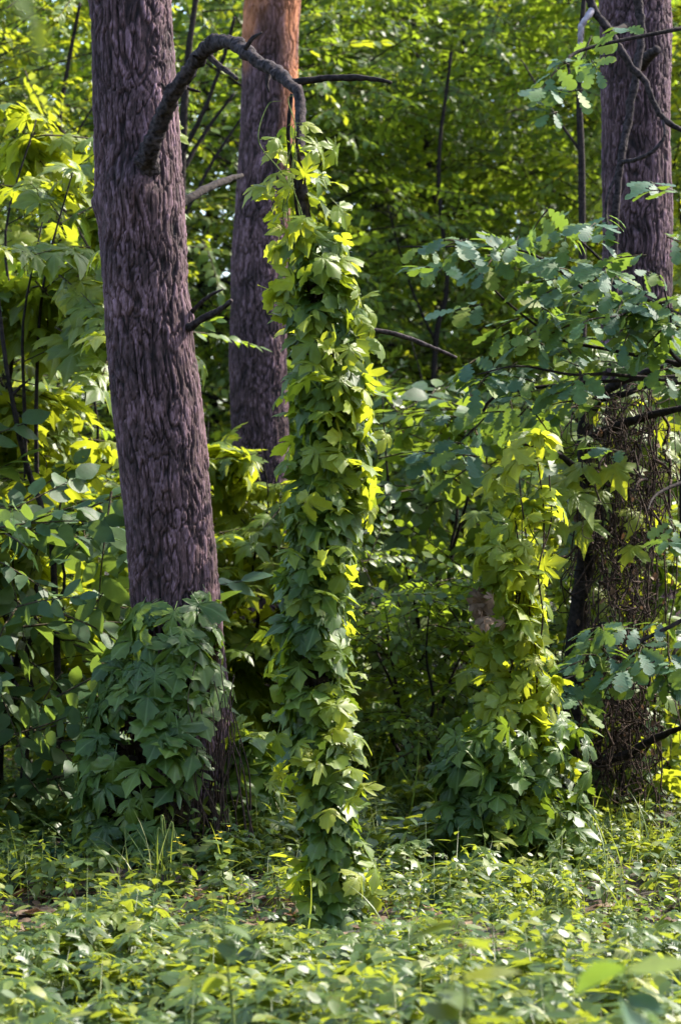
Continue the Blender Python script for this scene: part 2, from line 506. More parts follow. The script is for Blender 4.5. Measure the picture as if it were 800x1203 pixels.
def spray(tmpls, n, L, leaf, seed, angle=52, droop=0.25, twig=0.006):
    """a twig along +Y with its leaves in two ranks, as one template"""
    r = np.random.default_rng(seed)
    Vs, Ts, Ms, Us, nn = [], [], [], [], 0

    def put(t, p, R_, s):
        nonlocal nn
        Vs.append(t[0] @ R_.T * s + p); Ts.append(t[1] + nn); Ms.append(t[2]); Us.append(t[3]); nn += len(t[0])
    for i in range(n):
        t = (i + 0.6) / n
        a = rad(angle * (1 - 0.35 * t) + r.normal(0, 12)) * (1 if i % 2 else -1)
        if i == n - 1:
            a = rad(r.normal(0, 8))
        tip = np.array([[math.sin(a), math.cos(a), -droop + r.normal(0, 0.2)]])
        up = np.array([[r.normal(0, 0.3), r.normal(0, 0.3), 1.0]])
        p = np.array([0.0, t * L, -0.15 * L * t * t])
        p = p + np.array([math.sin(a), math.cos(a), 0]) * leaf * 0.1
        put(tmpls[r.integers(len(tmpls))], p, frames(tip, up)[0], leaf * r.uniform(0.7, 1.15))
    # twig: a thin three-sided rod
    k = 4
    ys = np.linspace(0, L, k)
    ring = []
    for q, y_ in enumerate(ys):
        w = twig * (1 - 0.6 * q / (k - 1))
        for b in range(3):
            ring.append([w * math.cos(b * 2.094), y_, -0.15 * L * (y_ / L) ** 2 + w * math.sin(b * 2.094)])
    tt = []
    for q in range(k - 1):
        for b in range(3):
            a0, a1 = q * 3 + b, q * 3 + (b + 1) % 3
            tt += [[a0, a1, a1 + 3], [a0, a1 + 3, a0 + 3]]
    Vs.append(np.array(ring)); Ts.append(np.array(tt) + nn); Ms.append(np.ones(len(tt), int)); Us.append(np.zeros((len(ring), 2)))
    return np.concatenate(Vs), np.concatenate(Ts), np.concatenate(Ms), np.concatenate(Us)


SP_OV = [spray(T_OV, 16, 0.50, 0.080, 20 + i) for i in range(5)]       # hornbeam-like
SP_BIG = [spray(T_OV, 9, 0.50, 0.14, 30 + i) for i in range(4)]
SP_MAPLE = [spray(T_MAPLE, 7, 0.42, 0.15, 40 + i, angle=65) for i in range(4)]
SP_OAK = [spray(T_OAK, 5, 0.12, 0.115, 50 + i, angle=75, droop=0.25) for i in range(6)]
SP_LAN = [spray(T_LAN, 12, 0.45, 0.12, 60 + i, angle=45) for i in range(4)]


# ------------------------------------------------------------------ ground
def make_ground():
    xs = np.concatenate([[-400, -150, -60, -25], np.linspace(-12, 12, 121), [25, 60, 150, 400]])
    ys = np.concatenate([[-300, -80, -20], np.linspace(-6, 30, 181), [40, 60, 120, 300, 800]])
    X, Y = np.meshgrid(xs, ys)
    Z = ground_z(X, Y)
    n = len(xs)
    i, j = np.meshgrid(np.arange(len(ys) - 1), np.arange(n - 1), indexing='ij')
    a = (i * n + j).ravel()
    T = np.concatenate([np.stack([a, a + 1, a + n + 1], -1), np.stack([a, a + n + 1, a + n], -1)])
    m, nt, N, L = mat_new('forest_soil')
    tc = N.new('ShaderNodeTexCoord')
    n1 = N.new('ShaderNodeTexNoise'); n1.inputs['Scale'].default_value = 14; n1.inputs['Detail'].default_value = 8
    L.new(tc.outputs['Object'], n1.inputs['Vector'])
    vo = N.new('ShaderNodeTexVoronoi'); vo.inputs['Scale'].default_value = 22
    L.new(tc.outputs['Object'], vo.inputs['Vector'])
    r1 = N.new('ShaderNodeValToRGB'); e = r1.color_ramp.elements
    e[0].position = 0.3; e[0].color = (0.020, 0.014, 0.009, 1); e[1].position = 0.7; e[1].color = (0.085, 0.055, 0.034, 1)
    L.new(n1.outputs[0], r1.inputs[0])
    mx = N.new('ShaderNodeMix'); mx.data_type = 'RGBA'; mx.blend_type = 'MULTIPLY'; mx.inputs[0].default_value = 0.5
    L.new(r1.outputs[0], mx.inputs[6]); L.new(vo.outputs['Color'], mx.inputs[7])
    bp = N.new('ShaderNodeBump'); bp.inputs['Distance'].default_value = 0.05
    L.new(n1.outputs[0], bp.inputs['Height'])
    pr = N.new('ShaderNodeBsdfPrincipled'); pr.inputs['Roughness'].default_value = 0.95
    L.new(mx.outputs[2], pr.inputs['Base Color']); L.new(bp.outputs[0], pr.inputs['Normal'])
    out = N.new('ShaderNodeOutputMaterial'); L.new(pr.outputs[0], out.inputs[0])
    b = MB(); b.add(np.column_stack([X.ravel(), Y.ravel(), Z.ravel()]), T)
    kind(b.build('ground', m), 'structure')


make_ground()


# ------------------------------------------------------------------ pines
def trunk_mesh(rows, height, top_c, top_r, flare, seed, zfine=4.3, nang=300, orange=None, knots=()):
    """rows: (px, py, width px) at distance d -> centre line and radius; bark plates are modelled relief"""
    zc = np.array([r[0][2] for r in rows]); o = np.argsort(zc)
    zc = zc[o]; xc = np.array([rows[i][0][0] for i in o]); yc = np.array([rows[i][0][1] for i in o]); rc = np.array([rows[i][1] for i in o])
    zc = np.append(zc, height); xc = np.append(xc, top_c[0]); yc = np.append(yc, top_c[1]); rc = np.append(rc, top_r)
    zs = np.concatenate([np.arange(-0.15, zfine, 0.0085), np.linspace(zfine, height, 60)])
    th = np.arange(nang) / nang * 2 * np.pi
    Z, TH = np.meshgrid(zs, th, indexing='ij')
    z, t = Z.ravel(), TH.ravel()
    # ease the centre line
    def ease(v):
        f = np.interp(zs, zc, v)
        k = 41; pad = np.pad(f, k // 2, mode='edge'); g = np.convolve(pad, np.ones(k) / k, 'valid')
        g[-60:] = np.linspace(g[-61], f[-1], 61)[1:]
        return g[:len(zs)]
    cx, cy, R0 = ease(xc), ease(yc), ease(rc)
    R0 = np.repeat(R0, nang); CX = np.repeat(cx, nang); CY = np.repeat(cy, nang)
    R0 = R0 * (1 + flare * np.exp(-np.maximum(z, 0) / 0.22) * (1 + 0.5 * np.sin(3 * t + seed) + 0.3 * np.sin(5 * t + 2 * seed)))
    q = np.column_stack([np.cos(t) * R0, np.sin(t) * R0, z])
    warp = np.column_stack([vnoise(q * 9 + seed), vnoise(q * 9 + 31 + seed), vnoise(q * 6 + 57 + seed)])
    s1 = q * np.array([40, 40, 5.2]) + warp * np.array([1.0, 1.0, 1.3]) + seed * 7.3
    f1, e1, id1 = voro(s1)
    s2 = q * np.array([110, 110, 34.0]) + warp * 1.5 + seed * 3.1
    f2, e2, id2 = voro(s2)
    rid = np.abs(fbm(q * np.array([20, 20, 2.6]) + warp * 0.5 + seed * 1.7, 3))
    plate = sstep(0.0, 0.13, e1 + 0.05 * id2) * (0.10 + 0.90 * sstep(0.01, 0.16, rid))
    fl = sstep(0.0, 0.3, e2)
    big = fbm(q * np.array([5, 5, 2.0]) + seed * 2.2, 3)
    fine = fbm(q * np.array([90, 90, 34.0]) + seed, 3)
    h = plate * (0.0105 + 0.0025 * id1) + fl * plate * 0.0022 * (0.4 + id2) + 0.008 * big + 0.002 * fine - 0.011
    att = np.clip(plate * (0.55 + 0.45 * id1) * (0.55 + 0.45 * fl * (0.5 + id2)) * 0.82 + 0.20 * fine, 0, 1)
    for kz, kt, kr, kh in knots:
        dt = (t - kt + np.pi) % (2 * np.pi) - np.pi
        d = np.sqrt((dt * R0) ** 2 + ((z - kz) * 0.8) ** 2) / kr
        h += kh * np.exp(-d ** 2)
    r = R0 + h
    V = np.column_stack([CX + np.cos(t) * r, CY + np.sin(t) * r, z])
    n = len(zs)
    i, j = np.meshgrid(np.arange(n - 1), np.arange(nang), indexing='ij')
    j2 = (j + 1) % nang
    a = np.stack([i * nang + j, i * nang + j2, (i + 1) * nang + j2, (i + 1) * nang + j], -1).reshape(-1, 4)
    T = np.concatenate([a[:, [0, 1, 2]], a[:, [0, 2, 3]]])
    if orange is None:
        og = np.zeros(len(V))
    else:
        og = sstep(orange, orange + 1.3, z + 0.6 * big + 0.45 * np.cos(t)) * (0.35 + 0.65 * sstep(-0.2, 0.3, big + 0.6 * np.cos(t + 0.4)))
        og = np.clip(og * (0.8 + 0.35 * id1), 0, 1)
    return V, T, att, og


def needle_tuft(seed):
    r = np.random.default_rng(seed)
    n = 26
    d = norm(r.normal(0, 1, (n, 3)) + [0, 0.9, 0.3])
    s = norm(np.cross(d, r.normal(0, 1, (n, 3))))
    V = np.stack([s * 0.02, -s * 0.02, d], 1).reshape(-1, 3)
    T = np.arange(n * 3).reshape(n, 3)
    return V, T, np.zeros(n, int), np.zeros((n * 3, 2))


TUFT = [needle_tuft(i) for i in range(4)]


def pine_crown(b, top, zlo, zhi, R_, ntuft):  # crown above the frame, unseen; built to shade and dapple the scene
    nl = 22
    for i in range(nl):
        z = zlo + (zhi - zlo) * (i + 0.5) / nl
        a = i * 2.4 + rng.uniform(-.4, .4)
        L = R_ * (1 - 0.6 * (z - zlo) / (zhi - zlo)) * rng.uniform(0.7, 1.1)
        f = np.array([top[0], top[1], z])
        dr = np.array([math.cos(a), math.sin(a), 0.25])
        p = [f, f + dr * L * 0.5 + [0, 0, -0.05], f + dr * L + [0, 0, 0.15]]
        b.tube(p, [0.05, 0.03, 0.01], 5, 1, 3)
        k = ntuft // nl
        t = rng.uniform(0.35, 1.05, k)
        pos = f + dr * (L * t)[:, None] + rng.normal(0, 1, (k, 3)) * [0.35, 0.35, 0.16]
        b.mix(TUFT, pos, frames(jit(k, 0.5) + dr, jit(k, 0.4) + [0, 0, 1]), rng.uniform(0.16, 0.26, k))


def pine(label, rows, d, height, flare, seed, orange=None, knots=(), lean=(0, 0), crown=(9.5, 15.0, 2.2, 900)):
    R = [(P(x, y, d + dd), w / 2 / FPX * d * 0.985) for x, y, w, dd in rows]
    base = min(R, key=lambda q: q[0][2])
    root = empty('pine_tree', label, 'tree', (base[0][0], base[0][1], 0))
    topc = (R[0][0][0] + lean[0], R[0][0][1] + lean[1])
    V, T, att, og = trunk_mesh(R, height, topc, R[0][1] * 0.35, flare, seed, orange=orange, knots=knots, zfine=R[0][0][2] + .25)
    b = MB(); b.add(V, T)
    b.build('trunk', M_PINE, root, {'plate': att, 'orange': og})
    c = MB(); pine_crown(c, topc, crown[0], crown[1], crown[2], crown[3])
    c.build('crown', [M_NEEDLE, M_DEAD], root)
    return root


DL = 10.2
pine_l = pine('nearest stout pine trunk with an arching dead limb and hop leaves round its foot',
              [(153, -20, 97, 0), (153, 0, 97, 0), (158, 100, 98, 0), (164, 200, 102, 0), (169, 300, 102, 0), (176, 400, 103, 0), (187, 500, 104, 0),
               (197, 600, 104, 0), (206, 700, 107, 0), (213, 800, 110, 0), (220, 900, 114, 0), (228, 1010, 118, 0)],
              DL, 15, 0.22, 1.0, knots=((P(0, 222, DL)[2], rad(268), 0.075, 0.045), (P(0, 255, DL)[2], rad(268), 0.12, 0.022), (P(0, 575, DL)[2], rad(275), 0.035, 0.018), (P(0, 240, DL)[2], rad(190), 0.05, 0.02),
                                        (P(0, 375, DL)[2], rad(340), 0.05, 0.025)), lean=(-0.5, 0.3))


def branch(root, specs, mat, name='branch', sides=10, wob=0.06, steps=7, label=None, rough=0.22):
    """specs: list of (px, py, distance, width px)"""
    b = MB()
    pts = [P(x, y, d) for x, y, d, w in specs]
    rr = [w / 2 / FPX * d for x, y, d, w in specs]
    b.tube(pts, rr, sides, 0, steps, wob, rough=rough)
    o = b.build(name, mat, root)
    if label:
        o['label'] = label
    return o


ar = branch(pine_l, [(166, 232, DL - .02, 36), (171, 204, DL - .15, 32), (177, 176, DL - .25, 24), (188, 148, DL - .32, 18.5), (203, 112, DL - .45, 20), (228, 76, DL - .6, 16.5), (246, 54, DL - .75, 19), (266, 49, DL - .9, 15.5),
                     (286, 57, DL - 1.05, 17.5), (308, 75, DL - 1.2, 14.5), (326, 85, DL - 1.3, 16), (340, 98, DL - 1.4, 13), (349, 106, DL - 1.45, 12)], M_DEAD, label='thick dead limb bending over like an arch', sides=22, steps=12, wob=.035, rough=.30)
t1 = branch(ar, [(243, 62, DL - .7, 8), (256, 76, DL - .75, 7), (268, 84, DL - .8, 6), (279, 93, DL - .85, 4)], M_DEAD, 'branch_stub')
t2 = branch(ar, [(238, 72, DL - .66, 6), (231, 67, DL - .7, 4), (226, 65, DL - .72, 2)], M_DEAD, 'branch_stub')
for st in ([(203, 114, 8), (194, 104, 5), (190, 98, 2)], [(288, 58, 7), (296, 46, 5), (308, 38, 2)], [(318, 82, 7), (314, 96, 5), (316, 108, 2)], [(212, 96, 6), (222, 104, 4), (236, 108, 2)]):
    branch(ar, [(x, y, DL - (.45 if x < 250 else 1.2) - .02 * i, w) for i, (x, y, w) in enumerate(st)], M_DEAD, 'branch_stub')
branch(ar, [(338, 97, DL - 1.38, 9), (356, 95, DL - 1.4, 8.5), (385, 92, DL - 1.42, 8), (415, 91, DL - 1.45, 8), (440, 93, DL - 1.48, 6), (460, 97, DL - 1.5, 3)], M_DARKW)
branch(pine_l, [(210, 240, DL + .1, 12), (228, 230, DL + .2, 10), (250, 218, DL + .4, 9.5), (268, 211, DL + .6, 8), (284, 206, DL + .8, 5)], M_DARKW)
branch(pine_l, [(212, 382, DL - .03, 13), (224, 384, DL - .1, 10), (240, 373, DL - .16, 8), (258, 364, DL - .22, 7), (272, 353, DL - .28, 5)], M_DEAD)
branch(pine_l, [(214, 376, DL - .02, 9), (224, 368, DL - .06, 6), (236, 356, DL - .1, 5), (249, 346, DL - .14, 4), (262, 340, DL - .18, 2)], M_DEAD)

DM = 15.4
pine_m = pine('slimmer pine trunk behind the arching limb, bark orange near its top',
              [(322, -20, 67, 0), (321, 0, 67, 0), (314, 150, 65, 0), (304, 300, 66, 0), (304, 450, 68, 0), (306, 550, 66, 0), (308, 700, 70, 0), (312, 866, 76, 0)],
              DM, 17, 0.15, 2.3, orange=3.75, lean=(0.9, 0.2), crown=(11, 17, 2.4, 900))
DR = 12.7
pine_r = pine('straight pine trunk at the right edge behind the hanging dry vines',
              [(744, -20, 84, 0), (745, 0, 84, 0), (746, 100, 83, 0), (748, 300, 83, 0), (750, 450, 85, 0), (753, 600, 88, 0), (756, 750, 90, 0), (758, 926, 96, 0)],
              DR, 16, 0.18, 4.1, orange=6.2, lean=(0.1, 0.4), crown=(10, 16, 2.3, 900))
branch(pine_r, [(735, 30, DR - .2, 10), (722, 36, DR - .4, 9), (708, 28, DR - .6, 6), (700, 15, DR - .7, 3)], M_DARKW, 'branch_stub')
branch(pine_r, [(754, 75, DR - .2, 17), (762, 66, DR - .34, 13), (772, 58, DR - .45, 10)], M_DEAD, 'branch_stub')


# ------------------------------------------------------------------ hop vines
def prof(rows, py):
    r = np.array(rows, float)
    return [np.interp(py, r[:, 0], r[:, k]) for k in range(1, r.shape[1])]


def mantle(b, rows, d, n, size, tmpls, front=1.0, inner=0.45, hang=0.85, keep=None, weight=None, spread=0.30, tilt=0.7):
    """leaves hung shingle-like round a stem; rows: (py, centre, left, right) in photo pixels at distance d"""
    py = rng.uniform(rows[0][0], rows[-1][0], n * 3)
    if weight is not None:
        py = py[rng.uniform(0, 1, len(py)) < weight(py)]
    py = py[:n]
    n = len(py)
    c, l, r = prof(rows, py)
    th = rng.uniform(0, 2 * np.pi, n)
    k = d / FPX
    rl, rr = (c - l) * k, (r - c) * k
    ct, st = np.cos(th), np.sin(th)
    side = np.where(ct < 0, rl, rr)
    rf = 0.5 * (rl + rr) * front
    f = inner + (1 - inner) * np.sqrt(rng.uniform(0, 1, n))
    X = (c - HX) * k + ct * side * f
    Y = d + st * rf * f
    Z = EYE + (HY - py) * k
    out = np.column_stack([ct, st, np.zeros(n)])
    tip = out * 0.62 + np.array([0, 0, -hang]) * rng.uniform(.25, 1.25, (n, 1)) + jit(n, spread)
    nr = out * (tilt if np.isscalar(tilt) else tilt(py)[:, None]) + np.array([0, -0.2, 0.75]) + jit(n, spread)
    pos = np.column_stack([X, Y, Z]) - norm(tip) * size * 0.4
    R = frames(tip, nr)
    ok = np.ones(n, bool) if keep is None else keep((pos[:, 0] / k + HX), py, rng.uniform(0, 1, n))
    sc = size * rng.uniform(0.6, 1.2, n)
    b.mix(tmpls, pos[ok], R[ok], sc[ok])


DC = 8.5
hop = empty('hop_vine', 'tall slim column of hop leaves climbing from the ground to the arching limb', 'vine', (P(390, 0, DC)[0], DC, 0), 'hop vines')
COLP = [(150, 346, 322, 368), (175, 346, 312, 376), (200, 348, 305, 388), (250, 356, 325, 392), (300, 368, 333, 405), (350, 378, 335, 424), (400, 386, 340, 436), (450, 388, 340, 440),
        (500, 390, 342, 440), (550, 388, 338, 440), (600, 384, 336, 432), (650, 378, 328, 420), (700, 370, 322, 412), (750, 366, 320, 412),
        (800, 368, 322, 414), (850, 374, 328, 420), (900, 380, 336, 424), (950, 384, 346, 424), (1000, 388, 354, 426), (1050, 390, 350, 432), (1102, 391, 336, 442)]
COLP = [(p, c, l + 11 * (l < c - 20), r - 11 * (r > c + 20)) for p, c, l, r in COLP]
b = MB(); bd = MB()
mantle(b, COLP, DC, 560, 0.098, T_HOP, inner=0.72, tilt=lambda y: np.clip(.45 + (y - 450) / 800, .45, .8), weight=lambda y: np.clip((y - 150) / 260, 0.14, 1) ** 2 * np.clip((1000 - y) / 350, .3, 1))
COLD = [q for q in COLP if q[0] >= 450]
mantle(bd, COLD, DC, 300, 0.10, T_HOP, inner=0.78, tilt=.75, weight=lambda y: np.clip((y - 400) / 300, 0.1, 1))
b.build('foliage', M_HOP, hop)
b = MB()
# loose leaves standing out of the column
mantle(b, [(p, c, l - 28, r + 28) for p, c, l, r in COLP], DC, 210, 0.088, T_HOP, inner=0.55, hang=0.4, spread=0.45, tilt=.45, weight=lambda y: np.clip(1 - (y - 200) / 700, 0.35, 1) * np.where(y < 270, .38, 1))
b.build('foliage', M_HOPLIT, hop)['label'] = 'yellow green leaves at the top and edges of the column, coloured as if sunlit'
core = MB()  # dark stems inside the column, added to deepen its gaps like shade
for k in range(26):
    y0, y1 = rng.uniform(700, 1085), rng.uniform(300, 640)
    a = rng.uniform(0, 6.28); pts = []
    for i, y in enumerate(np.linspace(y0, y1, 9)):
        c, l, r = prof(COLP, y)
        a += rng.normal(0, .5)
        pts.append(P(c + .42 * (r - l) / 2 * math.cos(a), y, DC + .05 * math.sin(a)))
    core.tube(pts, np.full(9, rng.uniform(.003, .007)), 5, 0, 3)
core.build('dry_and_shade_stems', M_DARKW, hop)
core = MB()  # dark dead leaves put inside the column to imitate shaded gaps
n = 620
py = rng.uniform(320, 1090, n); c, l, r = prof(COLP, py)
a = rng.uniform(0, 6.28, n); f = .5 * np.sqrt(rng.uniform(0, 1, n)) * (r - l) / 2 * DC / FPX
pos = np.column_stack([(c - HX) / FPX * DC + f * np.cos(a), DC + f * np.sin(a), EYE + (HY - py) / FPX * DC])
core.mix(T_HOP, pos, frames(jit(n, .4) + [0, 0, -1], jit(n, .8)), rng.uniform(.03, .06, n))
core.build('gap_shade_leaves', M_GAPSHADE, hop)
bd.build('foliage', M_HOPD, hop)['label'] = 'darker leaves low on the column'
for k in range(4):
    s = MB()
    ys = np.linspace(1095, 110 + 25 * k, 34)
    pts = []
    for i, y in enumerate(ys):
        cx = prof(COLP, np.clip(y, 150, 1085))[0]
        a = i * 0.7 + k * 1.7
        pts.append(P(cx + (7 * math.cos(a)), y, DC + 0.022 * math.sin(a)))
    s.tube(pts, np.linspace(0.011, 0.005, len(pts)) * (1.5 if k == 0 else 1), 6, 0, 4, 0.05)
    s.build('stem', M_DARKW if k < 2 else M_VINE, hop)
b = MB()
pts = [P(349, 103, DL - 1.45), P(354, 130, DL - 1.5), P(353, 170, DC + .1), P(355, 215, DC), P(359, 250, DC), P(366, 300, DC), P(377, 345, DC)]
b.tube(pts, [0.02, 0.021, 0.019, 0.018, 0.018, 0.018, 0.016], 8, 0, 5, 0.1)
b.build('stem', M_DEAD, hop)
# green runners with tendrils at the top
for k in range(5):
    s = MB()
    x0, y0 = 345 + rng.uniform(-14, 18), rng.uniform(210, 300)
    x1, y1 = x0 + rng.uniform(-18, 18), y0 - rng.uniform(80, 160)
    pts = [P(x0, y0, DC - .05), P(x0 + rng.uniform(-12, 12), (y0 * 2 + y1) / 3, DC - .08), P(x1 + rng.uniform(-15, 15), (y0 + 2 * y1) / 3, DC - .08), P(x1, y1, DC - .05),
           P(x1 + rng.uniform(5, 22), y1 - 6, DC - .06)]
    s.tube(pts, [.0026, .0024, .002, .0016, .0008], 4, 0, 6)
    s.build('runner', M_STEM, hop)
branch(hop, [(372, 372, DC, 7), (400, 377, DC + .02, 6.5), (430, 386, DC + .05, 6), (470, 394, DC + .1, 6), (505, 407, DC + .15, 5.5), (536, 420, DC + .2, 3.5)], M_DEAD)

# hop round the left pine's foot
DI = 9.95
hopl = empty('hop_vine', 'dark green hop leaves heaped round the foot of the nearest pine', 'vine', (P(215, 0, DI)[0], DI, 0), 'hop vines')
LEFTP = [(706, 212, 168, 250), (730, 205, 146, 258), (760, 202, 128, 262), (800, 205, 112, 268), (850, 208, 100, 272), (900, 212, 90, 276), (950, 214, 86, 280), (1000, 214, 92, 278), (1030, 214, 110, 268)]
b = MB()
def keep_l(x, y, u):
    gap = (x > 228) & (x < 268) & (y > 840) & (y < 985)
    gap2 = (x > 178) & (x < 232) & (y > 905) & (y < 1000)
    bare = (x > 240) & (y > 735) & (y < 800)
    return ~((gap & (u < 0.88)) | (gap2 & (u < 0.6)) | (bare & (u < 0.75)))
mantle(b, LEFTP, DI + 0.1, 500, 0.122, T_HOP, front=1.3, inner=0.82, tilt=.8, spread=.22, weight=lambda y: np.clip((y - 690) / 60, .35, 1), keep=keep_l)
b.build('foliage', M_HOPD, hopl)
b = MB()  # dark dead leaves under the outer ones, imitating shade between them
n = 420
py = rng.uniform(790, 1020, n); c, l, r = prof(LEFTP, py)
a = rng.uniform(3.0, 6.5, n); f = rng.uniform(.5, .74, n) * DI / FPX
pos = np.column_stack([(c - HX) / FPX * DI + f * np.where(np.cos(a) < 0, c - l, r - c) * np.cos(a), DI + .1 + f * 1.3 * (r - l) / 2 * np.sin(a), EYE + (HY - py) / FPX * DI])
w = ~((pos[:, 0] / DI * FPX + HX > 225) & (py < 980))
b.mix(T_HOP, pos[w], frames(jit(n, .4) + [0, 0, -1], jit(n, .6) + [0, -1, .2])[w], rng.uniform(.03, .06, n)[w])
b.build('gap_shade_leaves', M_GAPSHADE, hopl)
b = MB()
mantle(b, [(860, 286, 258, 312), (900, 290, 258, 326), (950, 294, 256, 332), (1000, 296, 262, 328), (1030, 296, 268, 322)], DI + 0.15, 130, 0.12, T_HOP, front=0.8, inner=0.2, hang=0.5, spread=0.35)
b.build('foliage', M_HOP, hopl)
for k in range(46):
    s = MB() if k == 0 else s
    x = rng.uniform(196, 282); y0 = rng.uniform(770, 900); d = DI - rng.uniform(0.1, 0.26)
    pts = [P(x, y0, d + .03)]
    for i in range(1, 6):
        x += rng.uniform(-11, 11)
        pts.append(P(x, y0 + (1010 - y0) * i / 5, d - rng.uniform(0, 0.05)))
    s.tube(pts, np.linspace(.002, .0042, 6) * rng.uniform(.6, 1.2), 4, 0, 4)
s.build('dry_and_shade_stems', M_VINE, hopl)

# ------------------------------------------------------------------ right: dead tree, dry vines, hop, oak sapling
DD = 11.4
dead = empty('dead_tree', 'crooked dark dead tree under the dry vines, bare limbs reaching right', 'tree', (P(662, 0, DD)[0], DD, 0))
branch(dead, [(660, 962, DD, 36), (664, 920, DD, 28), (668, 860, DD, 24), (672, 790, DD, 23), (682, 700, DD, 21), (690, 630, DD, 19), (688, 560, DD, 18), (687, 505, DD, 17), (695, 480, DD, 14)], M_DARKW, 'trunk', 12)
branch(dead, [(690, 492, DD, 14), (702, 468, DD - .05, 12), (722, 452, DD - .1, 11), (752, 440, DD - .15, 10), (785, 430, DD - .2, 9), (850, 415, DD - .3, 6)], M_DARKW)
branch(dead, [(688, 520, DD, 12), (712, 505, DD - .1, 11), (745, 494, DD - .2, 10), (780, 484, DD - .3, 9), (860, 470, DD - .45, 5)], M_DARKW)
branch(dead, [(697, 660, DD - .05, 9), (705, 605, DD - .1, 8), (690, 565, DD - .2, 8), (662, 538, DD - .3, 7), (632, 525, DD - .35, 5), (600, 520, DD - .4, 3)], M_DARKW)
branch(dead, [(668, 900, DD, 13), (700, 897, DD - .1, 11), (735, 886, DD - .2, 11), (768, 868, DD - .3, 9), (802, 855, DD - .4, 7), (850, 850, DD - .5, 4)], M_DARKW)
branch(dead, [(662, 880, DD, 12), (630, 850, DD - .2, 8), (590, 855, DD - .35, 7), (550, 885, DD - .45, 6), (520, 930, DD - .5, 5), (512, 985, DD - .52, 4)], M_DARKW)
branch(dead, [(676, 770, DD, 9), (705, 735, DD - .2, 7), (740, 745, DD - .3, 6), (775, 770, DD - .4, 4)], M_DARKW)
branch(dead, [(700, 470, DD, 10), (735, 462, DD - .1, 7), (765, 452, DD - .12, 6), (830, 448, DD - .2, 4)], M_DARKW)

snag = empty('dead_sapling', 'thin twisting dark dead sapling in front of the right pine', 'tree', (P(728, 0, DR - .8)[0], DR - .8, 0))
DS = DR - .75
branch(snag, [(746, -30, DS, 10), (750, 10, DS, 10), (753, 42, DS, 10), (746, 90, DS - .05, 9), (737, 145, DS - .05, 9), (728, 195, DS - .1, 9), (723, 260, DS - .1, 8), (722, 330, DS - .1, 7.5),
              (724, 400, DS - .15, 7), (733, 450, DS - .2, 6), (745, 500, DS - .25, 5), (748, 570, DS - .28, 5), (742, 650, DS - .3, 4), (735, 800, DS - .3, 4), (730, 935, DS - .3, 4)], M_DEAD, 'stem', wob=0.12)
branch(snag, [(729, 190, DS - .1, 6), (745, 188, DS - .2, 5), (766, 178, DS - .25, 5), (780, 160, DS - .25, 4), (778, 140, DS - .2, 3)], M_DEAD)
branch(snag, [(726, 200, DS - .08, 4), (712, 240, DS - .15, 4), (716, 300, DS - .15, 3), (711, 360, DS - .15, 3)], M_DEAD)
snag2 = empty('dead_limb', 'forked pale and dark dead limb hanging at the top right', 'branch', (P(697, 0, DS - .2)[0], DS - .2, 0))
D2 = DS - .2
lm = branch(snag2, [(690, -40, D2, 11), (692, -5, D2, 10), (698, 12, D2, 10), (712, 32, D2, 9), (727, 55, D2, 9), (741, 78, D2, 8), (757, 96, D2, 8), (768, 122, D2, 7), (782, 142, D2, 7), (815, 160, D2, 5)], M_DEAD, 'limb', wob=0.1)
branch(lm, [(697, 10, D2, 8), (688, 22, D2 - .03, 8), (682, 32, D2 - .03, 8), (681, 48, D2 - .03, 6), (680, 64, D2 - .03, 3)], M_PALEW, label='pale weathered branch end')
branch(lm, [(724, 52, D2, 5), (716, 62, D2 - .03, 4), (706, 66, D2 - .06, 2)], M_DEAD)

# dry vine curtain
dry = empty('dry_vine', 'curtain of thin brown dry vines hanging from the dead tree', 'vine', (P(735, 0, DD)[0], DD - .1, 0))
s = MB()
for k in range(50):
    x = rng.normal(734, 28); x = min(max(x, 686), 790)
    y0 = rng.uniform(440, 520); y1 = rng.choice([rng.uniform(600, 780), rng.uniform(780, 930)])
    d = DD - .1 + rng.normal(0, 0.14)
    pts = []
    n = 7
    for i in range(n):
        x += rng.normal(0, 6.5)
        pts.append(P(x, y0 + (y1 - y0) * i / (n - 1), d + rng.normal(0, .02)))
    s.tube(pts, np.full(n, rng.uniform(.0014, .0042)), 4, 0, 3)
for k in range(620):
    x = rng.normal(728, 25); y = rng.uniform(450, 900); d = DD - .1 + rng.normal(0, .17)
    pts = []
    for i in range(6):
        pts.append(P(x, y, d)); x += rng.normal(0, 10); y += rng.uniform(-12, 30); d += rng.normal(0, .04)
    s.tube(pts, np.full(6, rng.uniform(.0012, .0036) * (1 if rng.uniform() < .85 else 2.2)), 4, 0, 4)
s.build('stems', M_VINE, dry)
s = MB()
n = 160
pos = np.array([P(rng.normal(735, 24), rng.uniform(470, 890), DD - .1 + rng.normal(0, .15)) for _ in range(n)])
s.mix(T_OV, pos, frames(jit(n, .4) + [0, 0, -1], jit(n, 1)), rng.uniform(.02, .045, n))
s.build('foliage', M_DRYLEAF, dry)

